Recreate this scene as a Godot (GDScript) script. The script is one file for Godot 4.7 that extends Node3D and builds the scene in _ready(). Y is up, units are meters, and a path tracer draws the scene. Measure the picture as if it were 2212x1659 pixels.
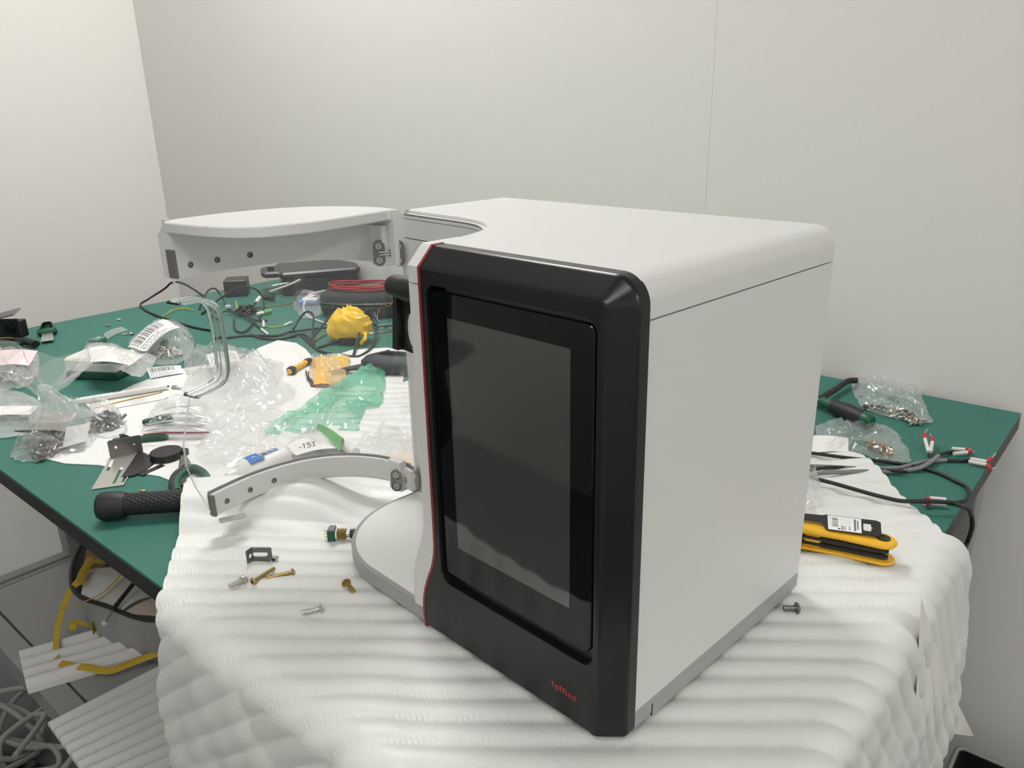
extends Node3D
# World: metres, y up, floor at 0. "Unit" coordinates (the instrument's own) have y = 0 at its base line; Y0 lifts them to the world.
const Y0 := 1.09
const TT := 1.068          # table top
const TYAW := 0.0832       # the table's turn against the instrument
var M := {}
var used := {}

func _ready():
	# ---- camera
	var cam := Camera3D.new()
	cam.name = "camera"
	cam.position = Vector3(0.29708, 0.45918 + Y0, 0.40353)
	cam.rotation = Vector3(-0.33368, 0.79460, -0.02177)
	cam.fov = 2.0 * rad_to_deg(atan(829.5 / 1707.68))
	cam.near = 0.02
	cam.far = 50.0
	add_child(cam)
	# ---- environment
	var env := Environment.new()
	env.background_mode = Environment.BG_COLOR
	env.background_color = Color(0.02, 0.02, 0.02)
	env.tonemap_mode = Environment.TONE_MAPPER_LINEAR
	env.tonemap_exposure = 0.80
	env.sdfgi_enabled = true
	env.ssao_enabled = true
	env.ssil_enabled = true
	var we := WorldEnvironment.new()
	we.name = "environment"
	we.environment = env
	add_child(we)
	# ---- ceiling lights
	materials()
	ceiling_light(tb(-1.36, 3.01, -0.62), Vector2(0.60, 0.72), 2.9, "square edged white ceiling light panel above the table, close to the back wall")
	ceiling_light(tb(0.3, 3.01, 1.25), Vector2(1.20, 0.60), 0.55, "square edged white ceiling light panel in the middle of the room")
	ceiling_light(tb(3.4, 3.01, 0.7), Vector2(0.60, 1.20), 5.6, "square edged white ceiling light panel beyond the short end of the table")
	# ---- setting, then things
	room()
	table()
	foam()
	instrument()
	table_things_far()
	table_things_near()
	bags()
	cables()
	right_things()
	under_table()
	office_chair()

# ---------------------------------------------------------------- helpers
func tb(a: float, y: float, b: float) -> Vector3:      # table axes (along, across) to world
	return Vector3(a * cos(TYAW) + b * sin(TYAW), y, -a * sin(TYAW) + b * cos(TYAW))

func ta(x: float, z: float) -> Vector2:
	return Vector2(x * cos(TYAW) - z * sin(TYAW), x * sin(TYAW) + z * cos(TYAW))

func numbered(n: String) -> String:
	used[n] = used.get(n, -1) + 1
	return n if used[n] == 0 else "%s_%03d" % [n, used[n]]

func thing(n: String, label: String, cat: String, at := Vector3.ZERO, turn := 0.0, group := "") -> Node3D:
	var o := Node3D.new()
	o.name = numbered(n)
	add_child(o, true)
	o.position = at
	o.rotation.y = turn
	tag(o, label, cat, group)
	return o

func tag(o: Node3D, label: String, cat: String, group := "", kind := ""):
	o.set_meta("label", label)
	if cat: o.set_meta("category", cat)
	if group: o.set_meta("group", group)
	if kind: o.set_meta("kind", kind)

func part(n: String, mesh: Mesh, m: Material, parent: Node3D, at := Vector3.ZERO, rot := Vector3.ZERO) -> MeshInstance3D:
	var o := MeshInstance3D.new()
	o.mesh = mesh
	o.material_override = m
	o.name = n
	parent.add_child(o, true)
	o.position = at
	o.rotation = rot
	return o

func top(n: String, mesh: Mesh, m: Material, label: String, cat: String, at := Vector3.ZERO, group := "", kind := "") -> MeshInstance3D:
	var o := MeshInstance3D.new()
	o.mesh = mesh
	o.material_override = m
	o.name = numbered(n)
	add_child(o, true)
	o.position = at
	tag(o, label, cat, group, kind)
	return o

func dup(o: Node3D, n: String, label: String, at: Vector3, turn := 0.0) -> Node3D:
	var c: Node3D = o.duplicate()
	c.name = numbered(n)
	add_child(c, true)
	c.position = at
	c.rotation.y = turn
	c.set_meta("label", label)
	return c

# ---- triangle soup with normals smoothed below an angle
func finish(t: PackedVector3Array, ang := 34.0) -> ArrayMesh:
	var n := t.size() / 3
	var fn := PackedVector3Array()
	fn.resize(n)
	var at := {}
	for i in n:
		var c := (t[i * 3 + 1] - t[i * 3]).cross(t[i * 3 + 2] - t[i * 3])
		fn[i] = c
		for k in 3:
			var key := Vector3i((t[i * 3 + k] * 20000.0).round())
			if at.has(key): at[key].append(i)
			else: at[key] = [i]
	var lim := cos(deg_to_rad(ang))
	var unit := PackedVector3Array()
	unit.resize(n)
	for i in n: unit[i] = fn[i].normalized()
	var pos := PackedVector3Array()
	var nor := PackedVector3Array()
	pos.resize(n * 3)
	nor.resize(n * 3)
	for i in n:
		for k in 3:
			var p := t[i * 3 + k]
			var s := Vector3.ZERO
			for j in at[Vector3i((p * 20000.0).round())]:
				if unit[j].dot(unit[i]) > lim: s += fn[j]
			var w: int = i * 3 + [0, 2, 1][k]     # front faces run clockwise
			pos[w] = p
			nor[w] = s.normalized() if s.length() > 1e-14 else unit[i]
	var arr := []
	arr.resize(Mesh.ARRAY_MAX)
	arr[Mesh.ARRAY_VERTEX] = pos
	arr[Mesh.ARRAY_NORMAL] = nor
	var mesh := ArrayMesh.new()
	mesh.add_surface_from_arrays(Mesh.PRIMITIVE_TRIANGLES, arr)
	return mesh

func quad(t: PackedVector3Array, a: Vector3, b: Vector3, c: Vector3, d: Vector3):
	t.append_array([a, b, c, a, c, d])

func cap(t: PackedVector3Array, loop: PackedVector3Array, up: Vector3, flip := false):
	# a flat polygon, facing up (or away from it)
	var u := up.cross(Vector3.RIGHT if absf(up.x) < 0.8 else Vector3.UP).normalized()
	var v := up.cross(u).normalized()
	var q := PackedVector2Array()
	for p in loop: q.append(Vector2(p.dot(u), p.dot(v)))
	var ix := Geometry2D.triangulate_polygon(q)
	for i in range(0, ix.size(), 3):
		var a := loop[ix[i]]
		var b := loop[ix[i + 1]]
		var c := loop[ix[i + 2]]
		var s := (b - a).cross(c - a).dot(up)
		if (s > 0) == (not flip): t.append_array([a, b, c])
		else: t.append_array([a, c, b])

# loops of equal size; each seen from the end of the run goes counter-clockwise
func skin(t: PackedVector3Array, loops: Array, closed := true, out := 1):
	for i in loops.size() - 1:
		var a: PackedVector3Array = loops[i]
		var b: PackedVector3Array = loops[i + 1]
		var n := a.size()
		for j in (n if closed else n - 1):
			var k := (j + 1) % n
			if out > 0: quad(t, a[j], a[k], b[k], b[j])
			else: quad(t, a[j], b[j], b[k], a[k])

func loop_axis(loop: PackedVector3Array) -> Vector3:
	var s := Vector3.ZERO
	for i in loop.size(): s += loop[i].cross(loop[(i + 1) % loop.size()])
	return s.normalized()

func loft(loops: Array, ang := 34.0, cap0 := true, cap1 := true) -> ArrayMesh:
	var t := PackedVector3Array()
	solid(t, loops, cap0, cap1)
	return finish(t, ang)

func solid(t: PackedVector3Array, loops: Array, cap0 := true, cap1 := true):
	var first: PackedVector3Array = loops[0]
	var last: PackedVector3Array = loops[-1]
	var ax := loop_axis(last)
	var mid0 := Vector3.ZERO
	var mid1 := Vector3.ZERO
	for p in first: mid0 += p
	for p in last: mid1 += p
	var dir := mid1 / last.size() - mid0 / first.size()
	var out := 1 if ax.dot(dir) >= 0 else -1
	skin(t, loops, true, out)
	if cap0: cap(t, first, ax * out, true)
	if cap1: cap(t, last, ax * out)

# a plate: outline and holes in (x, z), from y0 up to y1, the outer edges bevelled by bev
func grow(poly: PackedVector2Array, d: float) -> PackedVector2Array:
	var r := Geometry2D.offset_polygon(poly, d, Geometry2D.JOIN_MITER)
	return r[0] if r.size() else poly

func inset_same(poly: PackedVector2Array, d: float) -> PackedVector2Array:   # keeps the number of points
	var n := poly.size()
	var area := 0.0
	for i in n: area += poly[i].cross(poly[(i + 1) % n])
	var sg := signf(area)
	var out := PackedVector2Array()
	for i in n:
		var e0 := (poly[i] - poly[(i + n - 1) % n]).normalized()
		var e1 := (poly[(i + 1) % n] - poly[i]).normalized()
		var n0 := Vector2(-e0.y, e0.x) * sg
		var n1 := Vector2(-e1.y, e1.x) * sg
		var m := (n0 + n1)
		var k := m.length_squared()
		m = m * (2.0 / k) if k > 0.4 else n1
		out.append(poly[i] + m * d)
	return out

func lift(poly: PackedVector2Array, y: float) -> PackedVector3Array:
	var r := PackedVector3Array()
	for p in poly: r.append(Vector3(p.x, y, p.y))
	return r

func faces_with_holes(t: PackedVector3Array, outer: PackedVector2Array, holes: Array, y: float, flip: bool):
	var pieces: Array = [outer]
	for h in holes:
		var c := Vector2.ZERO
		for p in h: c += p
		c /= h.size()
		var next := []
		for pc in pieces:
			for s in [-1.0, 1.0]:
				var half := PackedVector2Array([Vector2(c.x, -9), Vector2(c.x + s * 9, -9), Vector2(c.x + s * 9, 9), Vector2(c.x, 9)])
				for a in Geometry2D.intersect_polygons(pc, half):
					if Geometry2D.is_polygon_clockwise(a) and Geometry2D.intersect_polygons(pc, half).size() > 1 and false: continue
					for b in Geometry2D.clip_polygons(a, h): next.append(b)
		pieces = next
	for pc in pieces: cap(t, lift(pc, y), Vector3.UP, flip)

func plate(outer: PackedVector2Array, y0: float, y1: float, bev := 0.0, holes := [], ang := 34.0) -> ArrayMesh:
	var t := PackedVector3Array()
	plate_into(t, outer, y0, y1, bev, holes)
	return finish(t, ang)

func plate_into(t: PackedVector3Array, outer: PackedVector2Array, y0: float, y1: float, bev := 0.0, holes := []):
	var loops := []
	if bev > 0:
		var inn := inset_same(outer, bev)
		loops = [lift(inn, y0), lift(outer, y0 + bev), lift(outer, y1 - bev), lift(inn, y1)]
		solid(t, loops, false, false)
		faces_with_holes(t, inn, holes, y1, false)
		faces_with_holes(t, inn, holes, y0, true)
	else:
		solid(t, [lift(outer, y0), lift(outer, y1)], false, false)
		faces_with_holes(t, outer, holes, y1, false)
		faces_with_holes(t, outer, holes, y0, true)
	for h in holes:
		var a := lift(h, y0)
		var b := lift(h, y1)
		var up := loop_axis(b).y
		skin(t, [a, b], true, -1 if up > 0 else 1)

func rrect(w: float, h: float, r: float, n := 5, c := Vector2.ZERO) -> PackedVector2Array:
	var p := PackedVector2Array()
	for q in [[1, 1, 0.0], [-1, 1, 0.5], [-1, -1, 1.0], [1, -1, 1.5]]:
		for i in n + 1:
			var a: float = PI * (q[2] + 0.5 * i / n)
			p.append(c + Vector2(q[0] * (w / 2 - r), q[1] * (h / 2 - r)) + Vector2(cos(a), sin(a)) * r)
	return p

func circle(r: float, n := 24, c := Vector2.ZERO) -> PackedVector2Array:
	var p := PackedVector2Array()
	for i in n: p.append(c + Vector2(cos(TAU * i / n), sin(TAU * i / n)) * r)
	return p

func rbox(s: Vector3, r := 0.002, bev := 0.001) -> ArrayMesh:      # stands on y = 0
	return plate(rrect(s.x, s.z, maxf(r, 0.0005), 4), 0.0, s.y, minf(bev, s.y * 0.45), [], 40.0)

func lathe(profile: Array, n := 20, ang := 40.0) -> ArrayMesh:      # [radius, height] upwards
	var t := PackedVector3Array()
	lathe_into(t, profile, n)
	return finish(t, ang)

func lathe_into(t: PackedVector3Array, profile: Array, n := 20, xf := Transform3D()):
	var loops := []
	for q in profile:
		var l := PackedVector3Array()
		for i in n:
			var a := -TAU * i / n
			l.append(xf * Vector3(cos(a) * maxf(q[0], 0.00002), q[1], sin(a) * maxf(q[0], 0.00002)))
		loops.append(l)
	solid(t, loops)

func frame_at(d: Vector3, up: Vector3) -> Basis:
	var s := d.cross(up)
	if s.length() < 1e-5: s = d.cross(Vector3(0.31, 0.2, 0.9))
	s = s.normalized()
	return Basis(s, d.cross(s).normalized() * -1.0, d)

func tube_into(t: PackedVector3Array, pts: PackedVector3Array, r: float, sides := 8, closed := false, squash := 1.0, taper := 1.0, tip := 1.0):
	var n := pts.size()
	var loops := []
	var s := Vector3.ZERO
	for i in n:
		var d := (pts[(i + 1) % n] - pts[(i + n - 1) % n]) if closed else (pts[mini(i + 1, n - 1)] - pts[maxi(i - 1, 0)])
		d = d.normalized()
		if i == 0:
			s = d.cross(Vector3.UP)
			if s.length() < 0.05: s = d.cross(Vector3.RIGHT)
		s = (s - d * s.dot(d)).normalized()
		var u := s.cross(d).normalized()
		var rr := r * lerpf(1.0, taper, float(i) / maxi(n - 1, 1))
		if not closed and (i == 0 or i == n - 1): rr *= tip
		var l := PackedVector3Array()
		for k in sides:
			var a := TAU * k / sides
			l.append(pts[i] + s * (cos(a) * rr) + u * (sin(a) * rr * squash))
		loops.append(l)
	if closed:
		loops.append(loops[0])
		skin(t, loops, true, 1)
	else:
		var ax := loop_axis(loops[0])
		var o := 1 if ax.dot(pts[1] - pts[0]) > 0 else -1
		skin(t, loops, true, o)
		cap(t, loops[0], pts[1] - pts[0], true)
		cap(t, loops[-1], pts[n - 1] - pts[n - 2])

func tube(pts, r: float, sides := 8, closed := false, squash := 1.0, taper := 1.0, tip := 1.0) -> ArrayMesh:
	var t := PackedVector3Array()
	tube_into(t, PackedVector3Array(pts), r, sides, closed, squash, taper, tip)
	return finish(t, 60.0)

func curve(pts: Array, sub := 6, closed := false) -> PackedVector3Array:      # Catmull-Rom
	var r := PackedVector3Array()
	var n := pts.size()
	for i in (n if closed else n - 1):
		var p0: Vector3 = pts[(i + n - 1) % n] if closed else pts[maxi(i - 1, 0)]
		var p1: Vector3 = pts[i]
		var p2: Vector3 = pts[(i + 1) % n]
		var p3: Vector3 = pts[(i + 2) % n] if closed else pts[mini(i + 2, n - 1)]
		for k in sub: r.append(p1.cubic_interpolate(p2, p0, p3, float(k) / sub))
	if not closed: r.append(pts[n - 1])
	return r

func curve2(pts: Array, sub := 6, closed := false) -> PackedVector2Array:
	var q := []
	for p in pts: q.append(Vector3(p.x, p.y, 0))
	var r := PackedVector2Array()
	for p in curve(q, sub, closed): r.append(Vector2(p.x, p.y))
	return r

func local(pts: Array, at: Vector3) -> Array:
	var r := []
	for p in pts: r.append(p - at)
	return r

# ---------------------------------------------------------------- materials
func mat(n: String, c: Color, rough := 0.5, metal := 0.0, spec := 0.5) -> StandardMaterial3D:
	var m := StandardMaterial3D.new()
	m.resource_name = n
	m.albedo_color = c
	m.roughness = rough
	m.metallic = metal
	m.metallic_specular = spec
	M[n] = m
	return m

func clear(n: String, c: Color, alpha: float, rough := 0.08) -> StandardMaterial3D:
	var m := mat(n, Color(c.r, c.g, c.b, alpha), rough)
	m.transparency = BaseMaterial3D.TRANSPARENCY_ALPHA
	m.cull_mode = BaseMaterial3D.CULL_DISABLED
	return m

func noise_tex(sd: int, freq: float, size := 256, normal := false, strength := 2.0) -> NoiseTexture2D:
	var f := FastNoiseLite.new()
	f.seed = sd
	f.frequency = freq
	f.fractal_octaves = 3
	var t := NoiseTexture2D.new()
	t.width = size
	t.height = size
	t.seamless = true
	t.noise = f
	t.as_normal_map = normal
	t.bump_strength = strength
	return t

func grain(m: StandardMaterial3D, sd: int, freq: float, scale: float, depth_cm: float):
	m.heightmap_enabled = true
	m.heightmap_texture = noise_tex(sd, freq)
	m.heightmap_scale = depth_cm
	m.uv1_triplanar = true
	m.uv1_world_triplanar = true
	m.uv1_scale = Vector3.ONE * scale

func materials():
	grain(mat("wall_paint", Color8(230, 229, 225), 0.75, 0.0, 0.3), 3, 0.06, 6.0, 0.01)
	mat("ceiling_white", Color8(228, 228, 224), 0.8)
	mat("floor_grey", Color8(96, 100, 103), 0.5)
	mat("lamp_frame", Color8(230, 230, 228), 0.4)
	grain(mat("table_green", Color8(58, 114, 102), 0.55, 0.0, 0.35), 5, 0.2, 10.0, 0.004)
	mat("edge_black", Color8(40, 41, 42), 0.5)
	mat("frame_grey", Color8(150, 152, 150), 0.45)
	mat("shelf_grey", Color8(158, 160, 160), 0.4)
	mat("shell_white", Color8(216, 217, 215), 0.32, 0.0, 0.5)
	mat("inner_white", Color8(214, 216, 213), 0.4)
	mat("tray_white", Color8(236, 237, 234), 0.16, 0.0, 0.5)
	mat("base_grey", Color8(160, 162, 162), 0.38)
	mat("bezel_black", Color8(22, 23, 24), 0.26, 0.0, 0.45)
	mat("recess_black", Color8(9, 10, 11), 0.35)
	mat("glass_black", Color8(12, 13, 14), 0.03, 0.0, 0.42)
	mat("lcd_grey", Color8(62, 64, 62), 0.05, 0.0, 0.85)
	mat("accent_red", Color8(134, 42, 40), 0.35)
	mat("logo_red", Color8(158, 52, 52), 0.45)
	mat("latch_black", Color8(24, 25, 26), 0.42)
	mat("steel", Color8(192, 190, 184), 0.30, 0.72)
	mat("silver_film", Color8(220, 222, 224), 0.16, 0.85)
	mat("steel_dark", Color8(118, 117, 112), 0.34, 0.7)
	mat("hinge_steel", Color8(128, 128, 124), 0.3, 0.9)
	mat("plate_grey", Color8(122, 120, 114), 0.38, 0.35)
	mat("brass", Color8(178, 152, 100), 0.3, 1.0)
	mat("chrome", Color8(205, 205, 205), 0.1, 1.0)
	mat("socket_dark", Color8(22, 22, 22), 0.5)
	clear("acrylic", Color8(235, 242, 240), 0.02, 0.02)
	clear("acrylic_edge", Color8(232, 238, 236), 0.7, 0.08)
	var ag := mat("acrylic_grip", Color(0.97, 0.99, 0.985, 0.0), 0.02)
	ag.refraction_enabled = true
	ag.refraction_scale = 0.049
	ag.transparency = BaseMaterial3D.TRANSPARENCY_ALPHA
	clear("film", Color8(242, 244, 244), 0.10, 0.06)
	clear("film_thick", Color8(236, 238, 238), 0.17, 0.10)
	clear("film_green", Color8(104, 218, 178), 0.36, 0.10)
	clear("film_yellow", Color8(246, 206, 96), 0.35, 0.14)
	var fm := mat("foam_white", Color8(226, 228, 225), 0.42, 0.0, 0.5)
	grain(fm, 11, 0.11, 9.0, 0.03)
	fm.subsurf_scatter_enabled = false
	grain(mat("foam_sheet", Color8(229, 230, 228), 0.6, 0.0, 0.3), 12, 0.09, 12.0, 0.015)
	mat("foam_yellow", Color8(214, 204, 170), 0.7)
	mat("rubber_black", Color8(30, 31, 32), 0.55)
	mat("plastic_black", Color8(27, 28, 30), 0.4)
	mat("plastic_case", Color8(36, 38, 44), 0.32)
	mat("pouch", Color8(34, 38, 46), 0.6)
	mat("fabric_black", Color8(44, 46, 48), 0.85)
	mat("tool_green", Color8(22, 84, 62), 0.4)
	mat("tool_green_dark", Color8(24, 74, 54), 0.42)
	mat("clip_green", Color8(86, 128, 108), 0.4)
	mat("yellow", Color8(240, 184, 40), 0.42)
	mat("yellow_bag", Color8(240, 196, 50), 0.4)
	mat("paper", Color8(232, 231, 228), 0.8)
	mat("paper_pink", Color8(232, 208, 212), 0.8)
	mat("ink", Color8(40, 40, 42), 0.7)
	mat("white_plastic", Color8(228, 228, 224), 0.35)
	mat("red_wire", Color8(190, 40, 52), 0.4)
	mat("cable_black", Color8(34, 35, 36), 0.5)
	mat("cable_grey", Color8(128, 130, 132), 0.5)
	mat("cable_dull", Color8(168, 168, 164), 0.5)
	mat("cable_white", Color8(216, 216, 212), 0.45)
	mat("wire_yellow", Color8(196, 180, 60), 0.5)
	mat("wire_brown", Color8(150, 88, 42), 0.5)
	mat("wire_blue", Color8(92, 138, 206), 0.5)
	mat("blue_label", Color8(40, 112, 196), 0.4)
	mat("strap_yellow", Color8(198, 168, 50), 0.6)
	mat("plug_green", Color8(110, 176, 110), 0.4)
	mat("cork", Color8(222, 204, 186), 0.8)

# ---------------------------------------------------------------- room
func ceiling_light(at: Vector3, s: Vector2, energy: float, label: String):
	var o := thing("ceiling_light", label, "ceiling light", at, TYAW)
	var fr := PackedVector2Array([Vector2(-s.x / 2 - 0.03, -s.y / 2 - 0.03), Vector2(s.x / 2 + 0.03, -s.y / 2 - 0.03), Vector2(s.x / 2 + 0.03, s.y / 2 + 0.03), Vector2(-s.x / 2 - 0.03, s.y / 2 + 0.03)])
	part("frame", plate(fr, 0.004, 0.03, 0.002), M.lamp_frame, o)
	var gm := StandardMaterial3D.new()
	gm.resource_name = "lamp_diffuser"
	gm.albedo_color = Color(0.9, 0.9, 0.9)
	gm.emission_enabled = true
	gm.emission = Color(1.0, 0.988, 0.980)
	gm.emission_energy_multiplier = 6.0
	part("diffuser", plate(inset_same(fr, 0.03), 0.0, 0.006, 0.001), gm, o)
	var l := AreaLight3D.new()
	l.name = "panel_glow"
	l.area_size = s
	l.light_energy = energy
	l.light_color = Color(1.0, 0.988, 0.980)
	l.shadow_enabled = true
	l.area_range = 12.0
	o.add_child(l)
	l.position = Vector3(0, -0.004, 0)
	l.rotation = Vector3(-PI / 2, 0, 0)

func slab(n: String, a0: float, a1: float, y0: float, y1: float, b0: float, b1: float, m: Material):
	var o := MeshInstance3D.new()
	o.name = n
	o.mesh = plate(PackedVector2Array([Vector2(a0, b0), Vector2(a1, b0), Vector2(a1, b1), Vector2(a0, b1)]), y0, y1)
	o.material_override = m
	add_child(o)
	o.rotation.y = TYAW
	o.set_meta("kind", "structure")
	return o

func room():
	slab("floor", -2.8, 4.6, -0.1, 0.0, -1.13, 1.9, M.floor_grey)
	slab("ceiling", -2.8, 4.6, 3.046, 3.15, -1.13, 1.9, M.ceiling_white)
	slab("wall_left", -2.8, -2.69, 0.0, 3.046, -1.03, 1.8, M.wall_paint)
	slab("wall_right", 4.5, 4.6, 0.0, 3.046, -1.03, 1.8, M.wall_paint)
	slab("wall_front", -2.8, 4.6, 0.0, 3.046, 1.8, 1.9, M.wall_paint)
	var w := Node3D.new()
	w.name = "wall_back"
	add_child(w)
	w.rotation.y = TYAW
	w.set_meta("kind", "structure")
	var edges := [-2.8, -0.4785, 4.6]
	for i in edges.size() - 1:      # boards butted with a hairline joint
		part("wall_panel", plate(PackedVector2Array([Vector2(edges[i], -1.13), Vector2(edges[i + 1] - 0.0004, -1.13), Vector2(edges[i + 1] - 0.0004, -1.03), Vector2(edges[i], -1.03)]), 0.0, 3.046), M.wall_paint, w)
	part("wall_backing", plate(PackedVector2Array([Vector2(-2.8, -1.14), Vector2(4.6, -1.14), Vector2(4.6, -1.032), Vector2(-2.8, -1.032)]), 0.0, 3.04), M.wall_paint, w)

func table():
	var o := thing("workbench", "green topped workbench with a black edge band standing in the room corner", "workbench", Vector3.ZERO, TYAW)
	var r := PackedVector2Array([Vector2(-1.866, -1.0107), Vector2(0.1106, -1.0107), Vector2(0.1106, 0.1168), Vector2(-1.866, 0.1168)])
	part("table_top", plate(r, TT - 0.004, TT, 0.0), M.table_green, o)
	part("edge_band", plate(r, TT - 0.028, TT - 0.004, 0.0006), M.edge_black, o)
	for a in [-1.79, 0.06]:
		for b in [-0.95, -0.56, -0.20]:
			part("leg", rbox(Vector3(0.05, TT - 0.03, 0.05), 0.004), M.frame_grey, o, Vector3(a, 0, b))
	for b in [-0.95, -0.20]:
		part("rail", rbox(Vector3(1.79, 0.05, 0.03), 0.002), M.frame_grey, o, Vector3(-0.865, TT - 0.079, b))
	# lower shelf with a slotted rim
	var sy := 0.49
	part("shelf", plate(PackedVector2Array([Vector2(-1.745, -0.92), Vector2(0.03, -0.92), Vector2(0.03, 0.026), Vector2(-1.745, 0.026)]), sy - 0.02, sy, 0.001), M.shelf_grey, o)
	part("shelf_rim", plate(PackedVector2Array([Vector2(-1.775, 0.030), Vector2(0.05, 0.030), Vector2(0.05, 0.075), Vector2(-1.775, 0.075)]), sy - 0.05, sy, 0.002), M.shelf_grey, o)
	part("shelf_rim", plate(PackedVector2Array([Vector2(-1.765, -0.92), Vector2(-1.748, -0.92), Vector2(-1.748, 0.03), Vector2(-1.765, 0.03)]), sy - 0.02, sy, 0.001), M.frame_grey, o)
	part("shelf_rim", plate(PackedVector2Array([Vector2(-1.80, -0.92), Vector2(-1.768, -0.92), Vector2(-1.768, 0.03), Vector2(-1.80, 0.03)]), sy - 0.03, sy + 0.004, 0.001), M.frame_grey, o)

# ---------------------------------------------------------------- big corrugated foam
const LAM := 0.0270
const HAM_A := Vector2(-0.702, 0.139)
const HAM_D := Vector2(0.6159, -0.7878)
var fnoise: FastNoiseLite

func bend(e: float, r: float, q: float) -> Array:     # arc length past the edge -> [out, down, angle]
	if e <= 0: return [0.0, 0.0, 0.0]
	if e < r * q: return [r * sin(e / r), r * (1 - cos(e / r)), e / r]
	var s := e - r * q
	return [r * sin(q) + s * cos(q), r * (1 - cos(q)) + s * sin(q), q]

func foam_wave(x: float, z: float) -> float:          # pillow shaped ridges with narrow grooves
	var ph := (0.6807 * x + 0.7326 * z + 0.1369 + 0.005 * fnoise.get_noise_2d(x * 60, z * 60)) / LAM
	return pow(absf(sin(PI * ph)), 0.75)

func foam_off(x: float, z: float) -> float:            # height over the table, of the sheet lying flat
	var dx := maxf(absf(x + 0.2175) - 0.23, 0.0)
	var dz := maxf(absf(z + 0.145) - 0.16, 0.0)
	var free := clampf(sqrt(dx * dx + dz * dz) / 0.10, 0.0, 1.0)
	var hump := maxf(fnoise.get_noise_2d(x * 200, z * 200) + 0.15, 0.0) * 0.007 * free
	# the hammer lies under the edge of the sheet
	var r := Vector2(x, z) - HAM_A
	var s := r.dot(HAM_D)
	var q := absf(r.cross(HAM_D))
	var over := clampf((0.335 - s) / 0.10, 0.0, 1.0) * clampf((s - 0.02) / 0.05, 0.0, 1.0)
	over = over * over * (3 - 2 * over)
	var k := clampf(1.0 - maxf(q - 0.012, 0.0) / 0.075, 0.0, 1.0)
	hump = maxf(hump, 0.0345 * over * k * k * (3 - 2 * k))
	var amp := lerpf(0.0038, 0.0042, free)
	return 0.0020 + foam_wave(x, z) * amp + hump

func foam_y(x: float, z: float) -> float:
	return TT + foam_off(x, z)

func table_edge(v: float, knots: Array) -> float:
	for i in knots.size() - 1:
		if v <= knots[i + 1][0]: return lerpf(knots[i][1], knots[i + 1][1], clampf((v - knots[i][0]) / (knots[i + 1][0] - knots[i][0]), 0, 1))
	return knots[-1][1]

func foam_point(a: float, b: float, off := 0.0) -> Vector3:
	var w := tb(a, 0, b)
	var h := foam_off(w.x, w.z) + off
	var ba := bend(a - 0.1110, 0.022, 1.56)
	var bb := bend(b - 0.1172, 0.022, 1.53)
	var pa: float = minf(a, 0.1110) + ba[0]
	var pb: float = minf(b, 0.1172) + bb[0]
	var down: float = ba[1] + bb[1]
	var nn := Vector3(sin(ba[2]), cos(ba[2]) * cos(bb[2]), sin(bb[2])).normalized()
	var q := tb(pa + nn.x * h, 0, pb + nn.z * h)
	return Vector3(q.x, TT - down + nn.y * h, q.z)

func foam():
	fnoise = FastNoiseLite.new()
	fnoise.seed = 4
	fnoise.frequency = 0.03
	fnoise.fractal_octaves = 2
	var left := [[-0.673, -0.50], [-0.52, -0.80], [-0.38, -0.86], [-0.04, -0.718], [0.119, -0.505], [0.15, -0.472], [0.19, -0.482], [0.25, -0.503], [0.32, -0.490], [0.36, -0.455], [0.45, -0.40], [0.60, -0.38]]
	var back := [[-0.028, -0.673], [0.061, -0.566], [0.112, -0.505], [0.15, -0.530], [0.22, -0.572], [0.26, -0.607], [0.38, -0.663], [0.50, -0.670]]
	var nb := 424
	var na := 350
	var g := PackedVector3Array()
	var u := PackedVector3Array()
	for j in nb + 1:
		var v := float(j) / nb
		var l := table_edge(lerpf(-0.673, 0.60, v), left)
		for i in na + 1:
			var a := lerpf(l, 0.50, float(i) / na)
			var b := lerpf(table_edge(a, back), 0.60, v)
			g.append(foam_point(a, b))
			u.append(foam_point(a, b, -0.0018))
	var w := na + 1
	var pos := PackedVector3Array()
	var nor := PackedVector3Array()
	for side in 2:
		var s := g if side == 0 else u
		for j in nb + 1:
			for i in w:
				var dx := s[j * w + mini(i + 1, na)] - s[j * w + maxi(i - 1, 0)]
				var dz := s[mini(j + 1, nb) * w + i] - s[maxi(j - 1, 0) * w + i]
				pos.append(s[j * w + i])
				nor.append(dz.cross(dx).normalized() * (1.0 if side == 0 else -1.0))
	var ix := PackedInt32Array()
	var half := (nb + 1) * w
	for j in nb:
		for i in na:
			var p := j * w + i
			ix.append_array([p, p + 1, p + w + 1, p, p + w + 1, p + w])
			var q := half + p
			ix.append_array([q, q + w + 1, q + 1, q, q + w, q + w + 1])
	for j in nb:
		for i in [0, na]:
			var p: int = j * w + i
			if i == 0: ix.append_array([p, p + w, half + p, p + w, half + p + w, half + p])
			else: ix.append_array([p, half + p, p + w, p + w, half + p, half + p + w])
	for i in na:
		for j in [0, nb]:
			var p: int = j * w + i
			if j == 0: ix.append_array([p, half + p, p + 1, p + 1, half + p, half + p + 1])
			else: ix.append_array([p, p + 1, half + p, p + 1, half + p + 1, half + p])
	var arr := []
	arr.resize(Mesh.ARRAY_MAX)
	arr[Mesh.ARRAY_VERTEX] = pos
	arr[Mesh.ARRAY_NORMAL] = nor
	arr[Mesh.ARRAY_INDEX] = ix
	var mesh := ArrayMesh.new()
	mesh.add_surface_from_arrays(Mesh.PRIMITIVE_TRIANGLES, arr)
	top("foam_sheet", mesh, M.foam_white, "large white corrugated foam sheet under the instrument, draped over the table edges", "foam sheet")
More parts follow.
